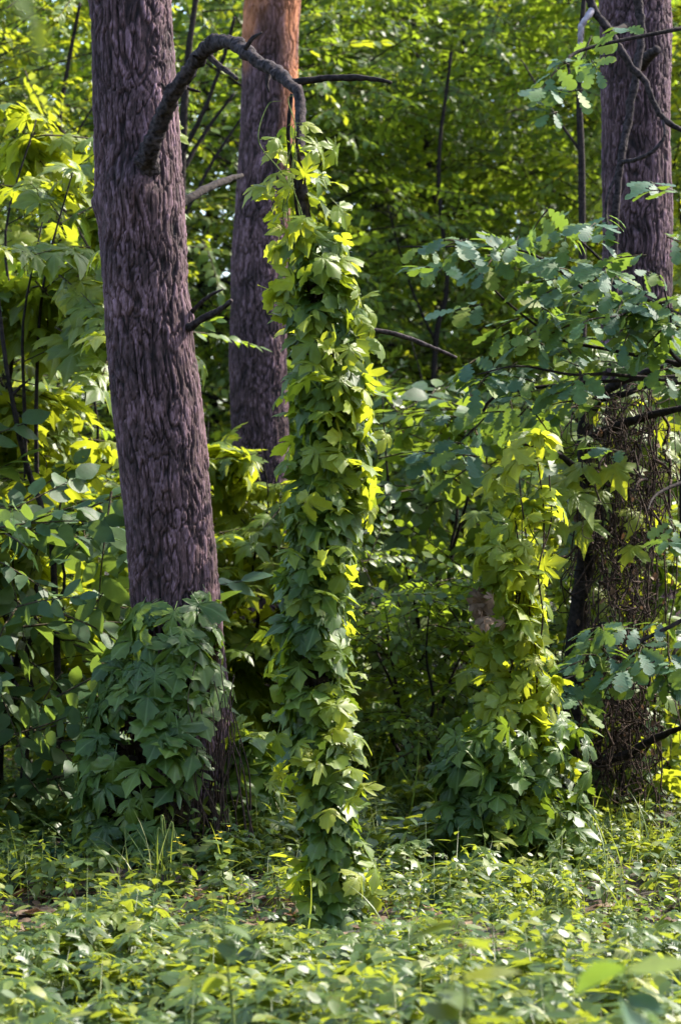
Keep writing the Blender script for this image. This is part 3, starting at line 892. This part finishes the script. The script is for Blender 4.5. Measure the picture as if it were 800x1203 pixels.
# hop on the right
DH = 10.1
hopr = empty('hop_vine', 'ragged yellow green hop vine left of the dark dead tree', 'vine', (P(610, 0, DH)[0], DH, 0), 'hop vines')
RP = [(500, 622, 596, 650), (560, 604, 566, 642), (600, 614, 572, 664), (650, 598, 552, 646), (700, 610, 566, 660), (750, 598, 552, 642), (800, 612, 566, 662), (850, 596, 536, 654), (900, 600, 520, 676), (950, 594, 508, 684), (1015, 600, 514, 694)]
b = MB()
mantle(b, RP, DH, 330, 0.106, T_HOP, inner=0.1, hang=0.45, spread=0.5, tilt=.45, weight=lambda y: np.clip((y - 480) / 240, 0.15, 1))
b.build('foliage', M_HOPLIT, hopr)
b = MB()
mantle(b, [(850, 590, 520, 690), (900, 590, 505, 700), (950, 595, 500, 705), (1015, 600, 510, 700)], DH - .05, 300, 0.105, T_HOP, inner=0.2, hang=0.45, spread=0.35)
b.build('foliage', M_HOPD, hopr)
for k in range(9):
    s = MB()
    x = rng.uniform(585, 640)
    pts = [P(x + rng.normal(0, 9), y, DH + rng.normal(0, .04)) for y in np.linspace(1000, rng.uniform(510, 640), 9)]
    s.tube(pts, np.linspace(.006, .003, 9), 5, 0, 4)
    s.build('stem', M_VINE if k % 2 else M_STEM, hopr)
b = MB()
n = 14
pos = np.array([P(rng.normal(568, 7), rng.normal(720, 12), DH - .2 + rng.normal(0, .04)) for _ in range(n)])
b.mix(T_HOP, pos, frames(jit(n, .4) + [0, 0, -1], jit(n, .5) + [0, -1, .3]), rng.uniform(.04, .075, n))
b.build('withered_leaves', M_DRYLEAF, hopr)['label'] = 'withered reddish brown leaf cluster'
b = MB()
n = 260
pos = np.array([P(rng.uniform(655, 800), rng.uniform(450, 910), DD + rng.uniform(-.15, .95)) for _ in range(n)])
b.mix(T_HOP, pos, frames(jit(n, .5) + [0, -.2, -.5], jit(n, .35) + [0, -.3, 1]), rng.uniform(.07, .13, n))
b.build('foliage', M_YEL, hopr)
b = MB()
n = 380
pos = np.array([P(rng.uniform(670, 820), rng.uniform(400, 930), DD + rng.uniform(.3, 1.0)) for _ in range(n)])
b.mix(T_HOP, pos, frames(jit(n, .5) + [0, -.3, -.6], jit(n, .35) + [0, -.5, 1]), rng.uniform(.09, .15, n))
b.build('foliage', M_HOPD, hopr)
# large leaves on the dead tree, colour brightened as if sunlit
b = MB()
for x, y, s_ in [(690, 543, .17), (720, 543, .17), (667, 558, .19), (668, 575, .18), (688, 512, .12), (580, 565, .15), (575, 640, .15), (690, 610, .15), (652, 605, .13), (745, 640, .13),
                 (563, 600, .13), (625, 825, .16), (555, 785, .12), (632, 835, .14), (748, 600, .12), (708, 575, .13)]:
    p = P(x, y, DD - .35 + rng.normal(0, .05))
    tip = np.array([[rng.normal(0, .6), -.4, -.45]]); nr = np.array([[rng.normal(0, .3), -.35, 1.0]])
    b.mix(T_MAPLE, p[None], frames(tip, nr), s_)
b.build('foliage', M_HOPLIT, hopr)


# ------------------------------------------------------------------ leafy shrubs and trees
def spray_cloud(b, sprays, pts, dirs, sc, up=0.35):
    n = len(pts)
    tip = dirs + jit(n, 0.3); nr = jit(n, up) + [0, 0, 1]
    nr[:, 1] -= 0.25            # leaves face the open side of the wood
    b.mix(sprays, pts, frames(tip, nr), sc)


def woody(name, label, cat, x, y, h, base, R_, nsp, sprays, mat, seed, stems=1, wood=None, r0=0.05, sc=(0.8, 1.2), flat=0.5, group=None, profile=None, lean=(0, 0)):
    """shrub or small tree: stems and limbs in one skeleton, leaf sprays along the outer limbs"""
    global rng
    keep = rng
    rng = np.random.default_rng(seed)
    z0 = float(ground_z(x, y)) - 0.03
    root = empty(name, label, cat, (x, y, z0), group)
    t, c = MB(), MB()
    per = max(1, nsp // stems)
    for s in range(stems):
        a0 = rng.uniform(0, 6.28)
        off = np.array([math.cos(a0), math.sin(a0), 0]) * (0.12 if stems > 1 else 0)
        ln = np.array([math.cos(a0), math.sin(a0), 0]) * (R_ * 0.45 if stems > 1 else R_ * 0.1) + np.array([lean[0], lean[1], 0])
        hh = h * rng.uniform(0.8, 1.0) if stems > 1 else h
        f = np.array([x, y, z0]) + off
        sp = [f + ln * (q ** 1.4) + np.array([rng.normal(0, .05 * R_), rng.normal(0, .05 * R_), 0]) * min(1, q * 4) + [0, 0, hh * q] for q in np.linspace(0, 1, 7)]
        t.tube(sp, r0 * np.linspace(1, .15, 7), 7, 0, 4, 0.05)
        spa = np.array(sp)
        nl = max(7, int(per / 13))
        for i in range(nl):
            q = base / h + (0.97 - base / h) * (i + rng.uniform(0, 1)) / nl
            st = np.array([np.interp(q, np.linspace(0, 1, 7), spa[:, k]) for k in range(3)])
            az = i * 2.4 + rng.normal(0, .5)
            pr = (profile(q) if profile else math.sqrt(max(0.03, 1 - (2 * (q - base / h) / (1 - base / h) - 0.75) ** 2 / 1.7)))
            L = R_ * pr * rng.uniform(0.65, 1.1) * (0.75 if stems > 1 else 1)
            rise = rng.uniform(0.1, 0.7)
            dr = np.array([math.cos(az), math.sin(az), rise])
            lp = [st, st + dr * L * .4, st + dr * L * .75 + [rng.normal(0, .1 * L), rng.normal(0, .1 * L), -.05 * L], st + dr * L + [rng.normal(0, .12 * L), rng.normal(0, .12 * L), -.22 * L]]
            t.tube(lp, r0 * np.array([.26, .18, .11, .05]) * (1 - .6 * q), 5, 0, 3, 0.0)
            k = max(3, int(per / nl))
            u = rng.uniform(0.25, 1.05, k)
            la = np.array(lp)
            pos = np.column_stack([np.interp(u, [0, .4, .75, 1], la[:, m]) for m in range(3)])
            pos = pos + rng.normal(0, 1, (k, 3)) * [.16 * L, .16 * L, .10 * L]
            ang = az + rng.normal(0, .8, k)
            dirs = np.column_stack([np.cos(ang), np.sin(ang), rng.normal(0.0, .25, k)])
            spray_cloud(c, sprays, pos, dirs, rng.uniform(sc[0], sc[1], k), flat)
    t.build('trunk' if cat == 'tree' else 'stems', wood or M_DARKW, root)
    c.build('crown' if cat == 'tree' else 'foliage', [mat, M_TWIG], root)
    rng = keep
    return root


# oak sapling on the right: leaf clusters along visible limbs
DO = 10.9
oak = empty('oak_sapling', 'oak sapling with blue green lobed leaves spreading over the right side', 'tree', (P(760, 0, DO)[0] + .25, DO, 0))
b = MB()
ox = oak.location[0]
b.tube([(ox, DO, -.03), (ox - .02, DO, .7), (ox - .08, DO + .03, 1.5), (ox - .03, DO, 2.3), (ox + .04, DO, 3.2), (ox, DO, 4.4)], [.032, .028, .024, .02, .015, .008], 8, 0, 5, .05)
b.build('trunk', M_DARKW, oak)
f = MB()
limbs = [
    ([(770, 430), (710, 410), (650, 395), (590, 350), (545, 300)], 18, 40),
    ([(772, 400), (720, 365), (660, 320), (600, 292), (470, 290)], 30, 30),
    ([(775, 380), (740, 340), (700, 300), (650, 255)], 14, 26),
    ([(772, 450), (720, 440), (670, 440), (610, 430), (560, 440)], 14, 36),
    ([(775, 440), (785, 410), (788, 380), (780, 340)], 14, 26),
    ([(640, 440), (600, 460), (560, 500), (520, 540)], 18, 34),
    ([(776, 720), (740, 760), (700, 785), (655, 800)], 22, 30),
    ([(778, 740), (790, 770), (805, 800), (830, 810)], 16, 30),
    ([(776, 300), (800, 260), (810, 220)], 5, 30),
    ([(776, 350), (750, 360), (730, 370), (690, 375)], 22, 26),
    ([(700, 30), (680, 60), (668, 90), (650, 120)], 9, 22),
    ([(780, 560), (772, 580), (760, 600)], 3, 24),
]
for pts, n, sp in limbs:
    dd = DO - rng.uniform(0.0, 0.7)
    m = len(pts)
    ds = DO + (dd - DO) * np.linspace(0, 1, m)
    pp = np.array([P(x, y, d_) for (x, y), d_ in zip(pts, ds)])
    pp[0] = [ox - .03, DO, pp[0][2]]
    l = MB(); l.tube(pp, np.linspace(.011, .003, m), 6, 0, 5, .08); l.build('limb', M_DARKW, oak)
    u = rng.uniform(.2, 1.02, n)
    pos = np.column_stack([np.interp(u, np.linspace(0, 1, m), pp[:, k]) for k in range(3)]) + rng.normal(0, 1, (n, 3)) * (np.array([1, 1.6, .8]) * sp / FPX * DO * 0.8)
    d0 = pp[-1] - pp[0]
    ang = math.atan2(d0[1], d0[0]) + rng.normal(0, .9, n)
    spray_cloud(f, SP_OAK, pos, np.column_stack([np.cos(ang), np.sin(ang) - .3, rng.normal(-.1, .25, n)]), rng.uniform(.75, 1.15, n), .35)
f.build('crown', [M_OAK, M_TWIG], oak)

# nearer shrubs
woody('leafy_shrub', 'shrub with bright yellow green lobed leaves at the left edge', 'shrub', -1.75, 11.6, 3.5, 0.5, 0.95, 250, SP_MAPLE, M_YEL, 101, stems=4, r0=.022)
woody('leafy_shrub', 'dark green shrub low at the left, beside the heaped hop leaves', 'shrub', -1.50, 10.8, 1.75, 0.1, 0.75, 190, SP_BIG, M_HERBB, 102, stems=4, r0=.018)
woody('leafy_shrub', 'glowing yellow green shrub between the two left pines', 'shrub', -0.55, 13.2, 2.05, 0.2, 0.6, 170, SP_MAPLE, M_YEL, 103, stems=4, r0=.018)
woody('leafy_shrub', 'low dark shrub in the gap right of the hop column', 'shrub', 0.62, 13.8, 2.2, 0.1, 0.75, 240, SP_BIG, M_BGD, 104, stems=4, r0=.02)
woody('leafy_shrub', 'fine leaved low shrub just right of the hop column foot', 'shrub', 0.50, 12.4, 1.35, 0.05, 0.6, 330, SP_OV, M_BG, 109, stems=5, r0=.014, sc=(.55, .85))
woody('leafy_shrub', 'tangled shrub behind the dry vine curtain', 'shrub', 1.75, 13.6, 1.9, 0.1, 0.8, 200, SP_OV, M_YEL, 105, stems=4, r0=.02)
woody('leafy_shrub', 'feathery shrub behind the middle pine foot', 'shrub', -0.2, 17.5, 2.6, 0.2, 0.9, 260, SP_OV, M_BG, 106, stems=4, r0=.02)
woody('leafy_shrub', 'mid green shrub left of the nearest pine trunk', 'shrub', -1.75, 14.2, 3.4, 0.3, 1.0, 300, SP_OV, M_BG, 107, stems=4, r0=.022)
woody('leafy_shrub', 'narrow leaved shrub right of the hop vine foot', 'shrub', 0.9, 16.5, 2.7, 0.1, 1.0, 320, SP_LAN, M_BGD, 108, stems=4, r0=.02)

# understory trees: a few built, then copied
protoA = woody('understory_tree', 'airy understory tree filling the top between the middle and right pines', 'tree', 2.45, 20.5, 7.4, 1.2, 2.2, 1500, SP_OV, M_BG, 201, r0=.06, group='understory trees behind the pines')
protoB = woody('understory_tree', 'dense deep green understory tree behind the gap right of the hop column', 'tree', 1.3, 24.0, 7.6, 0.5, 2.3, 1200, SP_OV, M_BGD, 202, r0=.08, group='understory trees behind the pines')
protoC = woody('understory_tree', 'yellow green understory tree rising left of the nearest pine', 'tree', -2.7, 18.0, 7.0, 0.7, 2.0, 1250, SP_OV, M_YEL, 203, r0=.05, group='understory trees behind the pines')


def copy_tree(src, x, y, rz, s, label):
    r = src.copy(); COL.objects.link(r)
    r.location = (x, y, float(ground_z(x, y)) - .03); r.rotation_euler = (0, 0, rz); r.scale = (s, s, s)
    r['label'] = label
    for ch in src.children:
        c = ch.copy(); COL.objects.link(c); c.parent = r
    return r


for src, x, y, rz, s, lab in [
    (protoA, -0.55, 20.0, 2.0, 1.0, 'airy understory tree rising behind the orange topped pine'),
    (protoA, 1.0, 22.8, 3.6, 1.05, 'airy understory tree behind the end of the thin dead branch'),
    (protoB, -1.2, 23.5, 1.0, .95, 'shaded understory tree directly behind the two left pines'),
    (protoC, 3.4, 19.0, 2.2, 1.0, 'yellow green understory tree at the right edge behind the right pine'),
    (protoA, -3.4, 23.5, 3.0, 1.05, 'airy understory tree at the upper left corner'),
    (protoA, 2.6, 25.5, 4.4, 1.1, 'understory tree whose crown shows left of the right pine top'),
    (protoC, 0.2, 27.5, 5.1, 1.15, 'tall yellow green tree far behind the arching limb'),
    (protoB, -2.6, 28.5, 2.7, 1.1, 'dark tree far back between the left edge and the nearest pine'),
    (protoA, -0.9, 31.0, 0.6, 1.2, 'far airy tree seen between the nearest and middle pines'),
    (protoB, 4.4, 27.0, 3.9, 1.1, 'dark tree beyond the right edge pine'),
    (protoC, 2.0, 32.0, 1.6, 1.25, 'far yellow green tree above the low gap right of the hop column'),
    (protoA, -4.9, 19.5, 5.5, 1.0, 'airy tree at the far left behind the yellow shrub'),
]:
    copy_tree(src, x, y, rz, s, lab)


# slender bare-stemmed saplings seen dark against the leaves
def sapling(label, specs, side):
    d = specs[0][2]
    root = empty('bare_sapling', label, 'tree', (P(specs[0][0], 0, d)[0], d, 0), 'thin dark saplings')
    pts = [np.array([P(specs[0][0], 0, d)[0], d, -.03])] + [P(x, y, d_) for x, y, d_, w in specs[1:]]
    b = MB(); b.tube(pts, [w / 2 / FPX * d for *_, w in specs], 7, 0, 6, .06); b.build('trunk', M_DARKW, root)
    for tw in side:
        branch(root, tw, M_DARKW, 'branch', 6)
    return root


sapling('thin dark sapling curving up the left edge', [(75, 900, 11.0, 9), (62, 640, 11, 8), (50, 598, 11, 7), (30, 540, 11, 7), (14, 465, 11, 6), (4, 400, 11, 5), (-6, 300, 11, 4)], [[(14, 465, 11, 5), (24, 455, 11, 4), (36, 445, 11, 2)]])
sapling('dark sapling stem just right of the nearest pine, high up', [(216, 900, 16.5, 13), (215, 500, 16.5, 12), (213, 250, 16.5, 11), (216, 140, 16.5, 10), (222, 60, 16.5, 8), (236, -40, 16.5, 6)],
        [[(214, 180, 16.5, 7), (240, 130, 16.4, 6), (262, 70, 16.3, 5), (276, 20, 16.2, 4)], [(215, 200, 16.5, 6), (245, 150, 16.6, 5), (275, 110, 16.6, 3)], [(214, 260, 16.5, 5), (250, 190, 16.5, 4), (290, 130, 16.5, 3)]])
sapling('dark upright stem left of the right pine top', [(680, 900, 14.5, 9), (684, 500, 14.5, 9), (683, 220, 14.5, 9), (680, 120, 14.5, 8), (682, 40, 14.5, 7), (690, -40, 14.5, 5)], [[(683, 180, 14.5, 4), (655, 140, 14.5, 3), (612, 70, 14.5, 2)]])
sapling('thin dark stem at the upper left among leaves', [(60, 900, 17, 9), (66, 500, 17, 8), (76, 190, 17, 7), (70, 150, 17, 6), (78, 90, 17, 5), (95, 0, 17, 4)], [[(76, 190, 17, 4), (95, 150, 17, 3), (120, 110, 17, 2)], [(68, 300, 17, 4), (40, 200, 17, 3), (20, 130, 17, 2)]])
sapling('crooked dark stem in the shaded gap right of the hop column', [(500, 900, 19, 8), (505, 560, 19, 8), (512, 400, 19, 7), (525, 330, 19, 6), (515, 200, 19, 5), (530, 60, 19, 4)], [[(510, 400, 19, 4), (480, 330, 19, 3), (455, 240, 19, 2)]])

# far wood closing the view, reads as one mass
wood = MB()
n = 9000
for k in range(90):
    a = k / 90
    x = rng.uniform(-26, 26); y = rng.uniform(34, 50)
    if k > 60:
        x = rng.choice([-1, 1]) * rng.uniform(6.5, 16); y = rng.uniform(15, 34)
    h = rng.uniform(10.5, 13.5) if k <= 60 else rng.uniform(3.5, 5.5)
    wood.tube([(x, y, -.1), (x + .1, y, h * .5), (x, y, h * .9)], [.14, .1, .03], 6, 1, 3)
    m = 170
    q = rng.uniform(0, 1, m) ** .8
    rr = 2.3 * np.sqrt(np.clip(1 - (q * 1.5 - .6) ** 2, .05, 1)) * np.sqrt(rng.uniform(0, 1, m))
    an = rng.uniform(0, 6.28, m)
    pos = np.column_stack([x + rr * np.cos(an), y + rr * np.sin(an), .3 + q * (h - .3)])
    spray_cloud(wood, SP_BIG[:2], pos, np.column_stack([np.cos(an), np.sin(an), np.zeros(m)]), rng.uniform(1.3, 2.0, m), .4)
for k in range(26):  # unseen trees behind the camera, added to block low fill light
    x = -16 + 32 * (k + rng.uniform(0, 1)) / 26; y = rng.uniform(-8.5, -4.5)
    h = rng.uniform(7.5, 10)
    wood.tube([(x, y, -.1), (x + .1, y, h * .5), (x, y, h * .9)], [.14, .1, .03], 6, 1, 3)
    m = 300
    q = rng.uniform(0, 1, m)
    rr = 1.9 * np.sqrt(np.clip(1 - (q * 1.5 - .6) ** 2, .05, 1)) * np.sqrt(rng.uniform(0, 1, m))
    an = rng.uniform(0, 6.28, m)
    pos = np.column_stack([x + rr * np.cos(an), y + rr * np.sin(an), .3 + q * (h - .3)])
    spray_cloud(wood, SP_BIG[:2], pos, np.column_stack([np.cos(an), np.sin(an), np.zeros(m)]), rng.uniform(1.3, 2.0, m), .4)
kind(wood.build('distant_and_screen_woodland', [M_BG, M_DARKW]), 'stuff')


# ------------------------------------------------------------------ ground layer
def herb(tmpls, leaf, n, h, seed):
    r = np.random.default_rng(seed)
    Vs, Ts, Ms, Us, nn = [], [], [], [], 0
    for i in range(n):
        a = i * 2.4 + r.normal(0, .3)
        z = h * (0.25 + 0.75 * (i / n))
        tip = np.array([[math.cos(a), math.sin(a), r.normal(-.1, .25)]]); up = np.array([[r.normal(0, .3), r.normal(0, .3), 1]])
        t = tmpls[r.integers(len(tmpls))]
        s = leaf * r.uniform(.6, 1.15) * (1.1 - .4 * i / n)
        p = np.array([math.cos(a) * leaf * .2, math.sin(a) * leaf * .2, z])
        Vs.append(t[0] @ frames(tip, up)[0].T * s + p); Ts.append(t[1] + nn); Ms.append(t[2]); Us.append(t[3]); nn += len(t[0])
    w = .003
    V = np.array([[w, 0, 0], [-w * .5, w * .87, 0], [-w * .5, -w * .87, 0], [0, 0, h]])
    Vs.append(V); Ts.append(np.array([[0, 1, 3], [1, 2, 3], [2, 0, 3]]) + nn); Ms.append(np.zeros(3, int)); Us.append(np.zeros((4, 2)))
    return np.concatenate(Vs), np.concatenate(Ts), np.concatenate(Ms), np.concatenate(Us)


def cool(t):
    return t[0], t[1], np.ones(len(t[1]), int), t[3]


def trifoliate(leaf, n, h, seed):
    r = np.random.default_rng(seed)
    Vs, Ts, Us, nn = [], [], [], 0
    for i in range(n):
        a = i * 2.4 + r.normal(0, .3)
        rr = r.uniform(.3, 1) * leaf * 1.6
        p = np.array([math.cos(a) * rr, math.sin(a) * rr, h * r.uniform(.6, 1)])
        tilt = r.normal(0, .25, 3)
        for b_ in (-1.25, 0, 1.25):
            t = T_OV[r.integers(3)]
            tip = np.array([[math.cos(a + b_), math.sin(a + b_), -.15]]); up = np.array([[tilt[0], tilt[1], 1]])
            Vs.append(t[0] @ frames(tip, up)[0].T * leaf * r.uniform(.8, 1.1) + p); Ts.append(t[1] + nn); Us.append(t[3]); nn += len(t[0])
    T = np.concatenate(Ts)
    return np.concatenate(Vs), T, np.zeros(len(T), int), np.concatenate(Us)


HERB = [trifoliate(.07, 6, .17, 301), cool(herb(T_OV, .11, 7, .12, 302)), herb(T_LAN, .09, 13, .26, 303), herb(T_OV, .06, 15, .24, 304), cool(herb(T_HEART, .10, 7, .13, 305)), herb(T_MAPLE, .075, 9, .2, 307), herb(T_HOP[:1], .10, 5, .14, 306)]


def ground_scatter(n, y0, y1, xf, pw=1.0):
    y = y0 + (y1 - y0) * rng.uniform(0, 1, n) ** pw
    x = rng.uniform(-1, 1, n) * (xf * y + 1.2)
    return x, y


b = MB()
x, y = ground_scatter(12500, 4.6, 19, .16, 1.5)
# bare litter patch left of the hop column and shadow-thin places
bare = np.exp(-(((x + .95) / .38) ** 2 + ((y - 8.75) / .35) ** 2))
nzv = fbm(np.column_stack([x * 1.6, y * 1.2, x * 0]), 3)
front = 6 * np.exp(-(((x + .02) / .26) ** 2 + ((y - 8.25) / .32) ** 2)) + .8 * np.exp(-(((x + .65) / .5) ** 2 + ((y - 9.35) / .35) ** 2))
ok = (rng.uniform(0, 1, len(x)) > np.maximum(bare * .8, front * .1)) & (nzv > -1.0)
x, y, nzv = x[ok], y[ok], nzv[ok]
n = len(x)
pos = np.column_stack([x, y, ground_z(x, y)])
up = jit(n, .16) + [0, 0, 1]
a = rng.uniform(0, 6.28, n)
R = frames(np.column_stack([np.cos(a), np.sin(a), np.zeros(n)]), up)
near = sstep(8.2, 6.5, y)
patch = fbm(np.column_stack([x * 2.1 + 9, y * 1.5, x * 0 + 4]), 3) + rng.normal(0, .25, n)
size = rng.uniform(.38, 1.15, n) * (1 + .45 * nzv + 0.2 * near) * (1 - .25 * np.exp(-((y - 8.5) / .8) ** 2))
pick = np.digitize(patch, [-.55, -.35, -.1, .1, .3, .55])
for q, t in enumerate(HERB):
    w = pick == q
    b.scatter(t, pos[w], R[w], size[w])
kind(b.build('ground_cover', [M_HERB, M_HERBB]), 'stuff')


def blade_tmpl(seed):
    r = np.random.default_rng(seed)
    bend = r.uniform(.1, .7); k = 6
    V, T = [], []
    for i in range(k + 1):
        t = i / k
        w = .011 * (1 - t ** 1.6)
        V += [[-w, bend * t ** 2.2, t * (1 - .25 * bend * t)], [w, bend * t ** 2.2, t * (1 - .25 * bend * t)]]
    for i in range(k):
        T += [[2 * i, 2 * i + 1, 2 * i + 3], [2 * i, 2 * i + 3, 2 * i + 2]]
    return np.array(V), np.array(T), np.zeros(len(T), int), np.zeros((len(V), 2))


BL = [blade_tmpl(i) for i in range(6)]
b = MB()
cl = []
for cx, cy, s, n in [(-.72, 9.25, .1, 26), (.35, 13, .5, 240), (1.2, 9.9, .5, 45), (-1.3, 9.5, .4, 25), (.9, 9.2, .4, 25), (-.3, 8.9, .5, 15), (1.45, 10.6, .25, 40), (.3, 11.5, .5, 70)]:
    p = np.column_stack([rng.normal(cx, s, n), rng.normal(cy, s, n), np.zeros(n)]); cl.append(p)
pos = np.concatenate(cl); pos[:, 2] = ground_z(pos[:, 0], pos[:, 1])
n = len(pos)
a = rng.uniform(0, 6.28, n)
z = jit(n, .2) + [0, 0, 1]
y_ = np.column_stack([np.cos(a), np.sin(a), np.zeros(n)])
z = norm(z); x_ = norm(np.cross(y_, z)); y2 = np.cross(z, x_)
b.mix(BL, pos, np.stack([x_, y2, z], -1), rng.uniform(.16, .38, n) * np.where(pos[:, 1] > 11, 1.5, 1))
kind(b.build('grass', M_GRASS), 'stuff')

# dead leaves and dry stalks on the soil
b = MB()
n = 4200
x, y = ground_scatter(n, 5, 15, .16)
x[:900] = rng.normal(-.95, .45, 900); y[:900] = rng.normal(8.7, .5, 900)
pos = np.column_stack([x, y, ground_z(x, y) + rng.uniform(.008, .03, n)])
a = rng.uniform(0, 6.28, n)
b.mix(T_OV + T_HEART, pos, frames(np.column_stack([np.cos(a), np.sin(a), rng.normal(0, .2, n)]), jit(n, .35) + [0, 0, 1]), rng.uniform(.04, .09, n))
kind(b.build('leaf_litter', M_DRYLEAF), 'stuff')

# grass clump with arching seed heads, in front of the heaped hop
tuft = empty('grass_clump', 'pale arching grass stems in front of the hop leaves on the left pine', 'grass', (P(196, 0, 9.35)[0], 9.35, 0))
b = MB()
for x1, y1, x2, y2 in [(190, 960, 192, 985), (203, 968, 206, 1000), (186, 975, 184, 1010), (208, 985, 214, 1010)]:
    b.tube([P(197, 1045, 9.35), P(196, 1000, 9.33), P((x1 + 196) / 2, y1 + 4, 9.31), P(x1, y1, 9.3), P(x2, y2, 9.3)], [.003, .003, .003, .0045, .003], 5, 0, 6)
b.build('blades', M_STEM, tuft)

# yellow flowered stems
for px, py, d, lab in [(262, 985, 8.95, 'slender plant with yellow flowers below the nearest pine'), (213, 990, 9.1, 'small yellow flowered plant in front of the heaped hop leaves')]:
    r_ = empty('flowering_plant', lab, 'plant', (P(px, 0, d)[0], d, 0))
    top = P(px, py, d)
    b = MB(); b.tube([(top[0] + .03, d, -.02), (top[0], d, top[2] * .5), top], [.004, .0035, .002], 5, 0, 4); b.build('stem', M_STEM, r_)
    b = MB()
    n = 26
    q = rng.uniform(.15, .95, n); a = rng.uniform(0, 6.28, n)
    pos = np.column_stack([np.full(n, top[0]), np.full(n, d), q * top[2]])
    b.mix(T_OV, pos, frames(np.column_stack([np.cos(a), np.sin(a), rng.normal(.1, .2, n)]), jit(n, .3) + [0, 0, 1]), rng.uniform(.05, .09, n))
    b.build('leaves', M_HERB, r_)
    for k in range(7):
        b = MB()
        c0 = top + rng.normal(0, .022, 3)
        V = [c0]
        for q in range(10):
            V.append(c0 + np.array([math.cos(q * .628), math.sin(q * .628), .35]) * (.011 if q % 2 == 0 else .005))
        b.add(V, [[0, 1 + q, 1 + (q + 1) % 10] for q in range(10)])
        b.build('flower', M_FLOWER, r_)

# soft nearby plants in front of the focus
for px, py, d, lf, n, lab in [(262, 1085, 5.4, .085, 9, 'out of focus plant with pale yellow leaves at the lower left'),
                              (540, 1080, 3.9, .10, 10, 'blurred green plant close to the lens at the lower right'),
                              (735, 1135, 3.6, .10, 9, 'blurred grey green plant at the bottom right corner')]:
    r_ = empty('young_plant', lab, 'plant', (P(px, 0, d)[0], d, 0))
    top = P(px, py, d)
    b = MB(); b.tube([(top[0] + .05, d + .03, -.02), (top[0] + .03, d, top[2] * .5), top], [.004, .004, .002], 5, 0, 4); b.build('stem', M_STEM, r_)
    b = MB()
    q = 1 - rng.uniform(0, 1, n) ** 1.5 * .3; a = np.arange(n) * 2.4 + rng.normal(0, .3, n)
    pos = np.column_stack([np.full(n, top[0]), np.full(n, d), q * top[2]])
    b.mix(T_OV, pos, frames(np.column_stack([np.cos(a), np.sin(a), rng.normal(0, .2, n)]), jit(n, .3) + [0, 0, 1]), rng.uniform(.7, 1.1, n) * lf)
    b.build('leaves', M_HERB if px != 735 else M_OAK, r_)

r_ = empty('young_sapling', 'blurred close sapling with leaves in the top left corner', 'tree', (-.62, 2.7, 0))
b = MB(); b.tube([(-.62, 2.7, -.02), (-.60, 2.68, 1.0), (-.52, 2.65, 1.8), (-.42, 2.62, 2.12), (-.36, 2.6, 2.10)], [.008, .007, .005, .003, .002], 6, 0, 5); b.build('trunk', M_TWIG, r_)
b = MB()
pos = np.array([P(x, y, 2.6 + rng.normal(0, .03)) for x, y in [(8, -30), (22, -6), (40, 22), (-20, -40), (-40, 20), (-70, -20)]])
b.mix(T_OV, pos, frames(jit(6, .3) + [.3, 0, -.6], jit(6, .2) + [0, -.8, .5]), np.array([.03, .035, .04, .05, .05, .06]))
b.build('crown', M_HERB, r_)
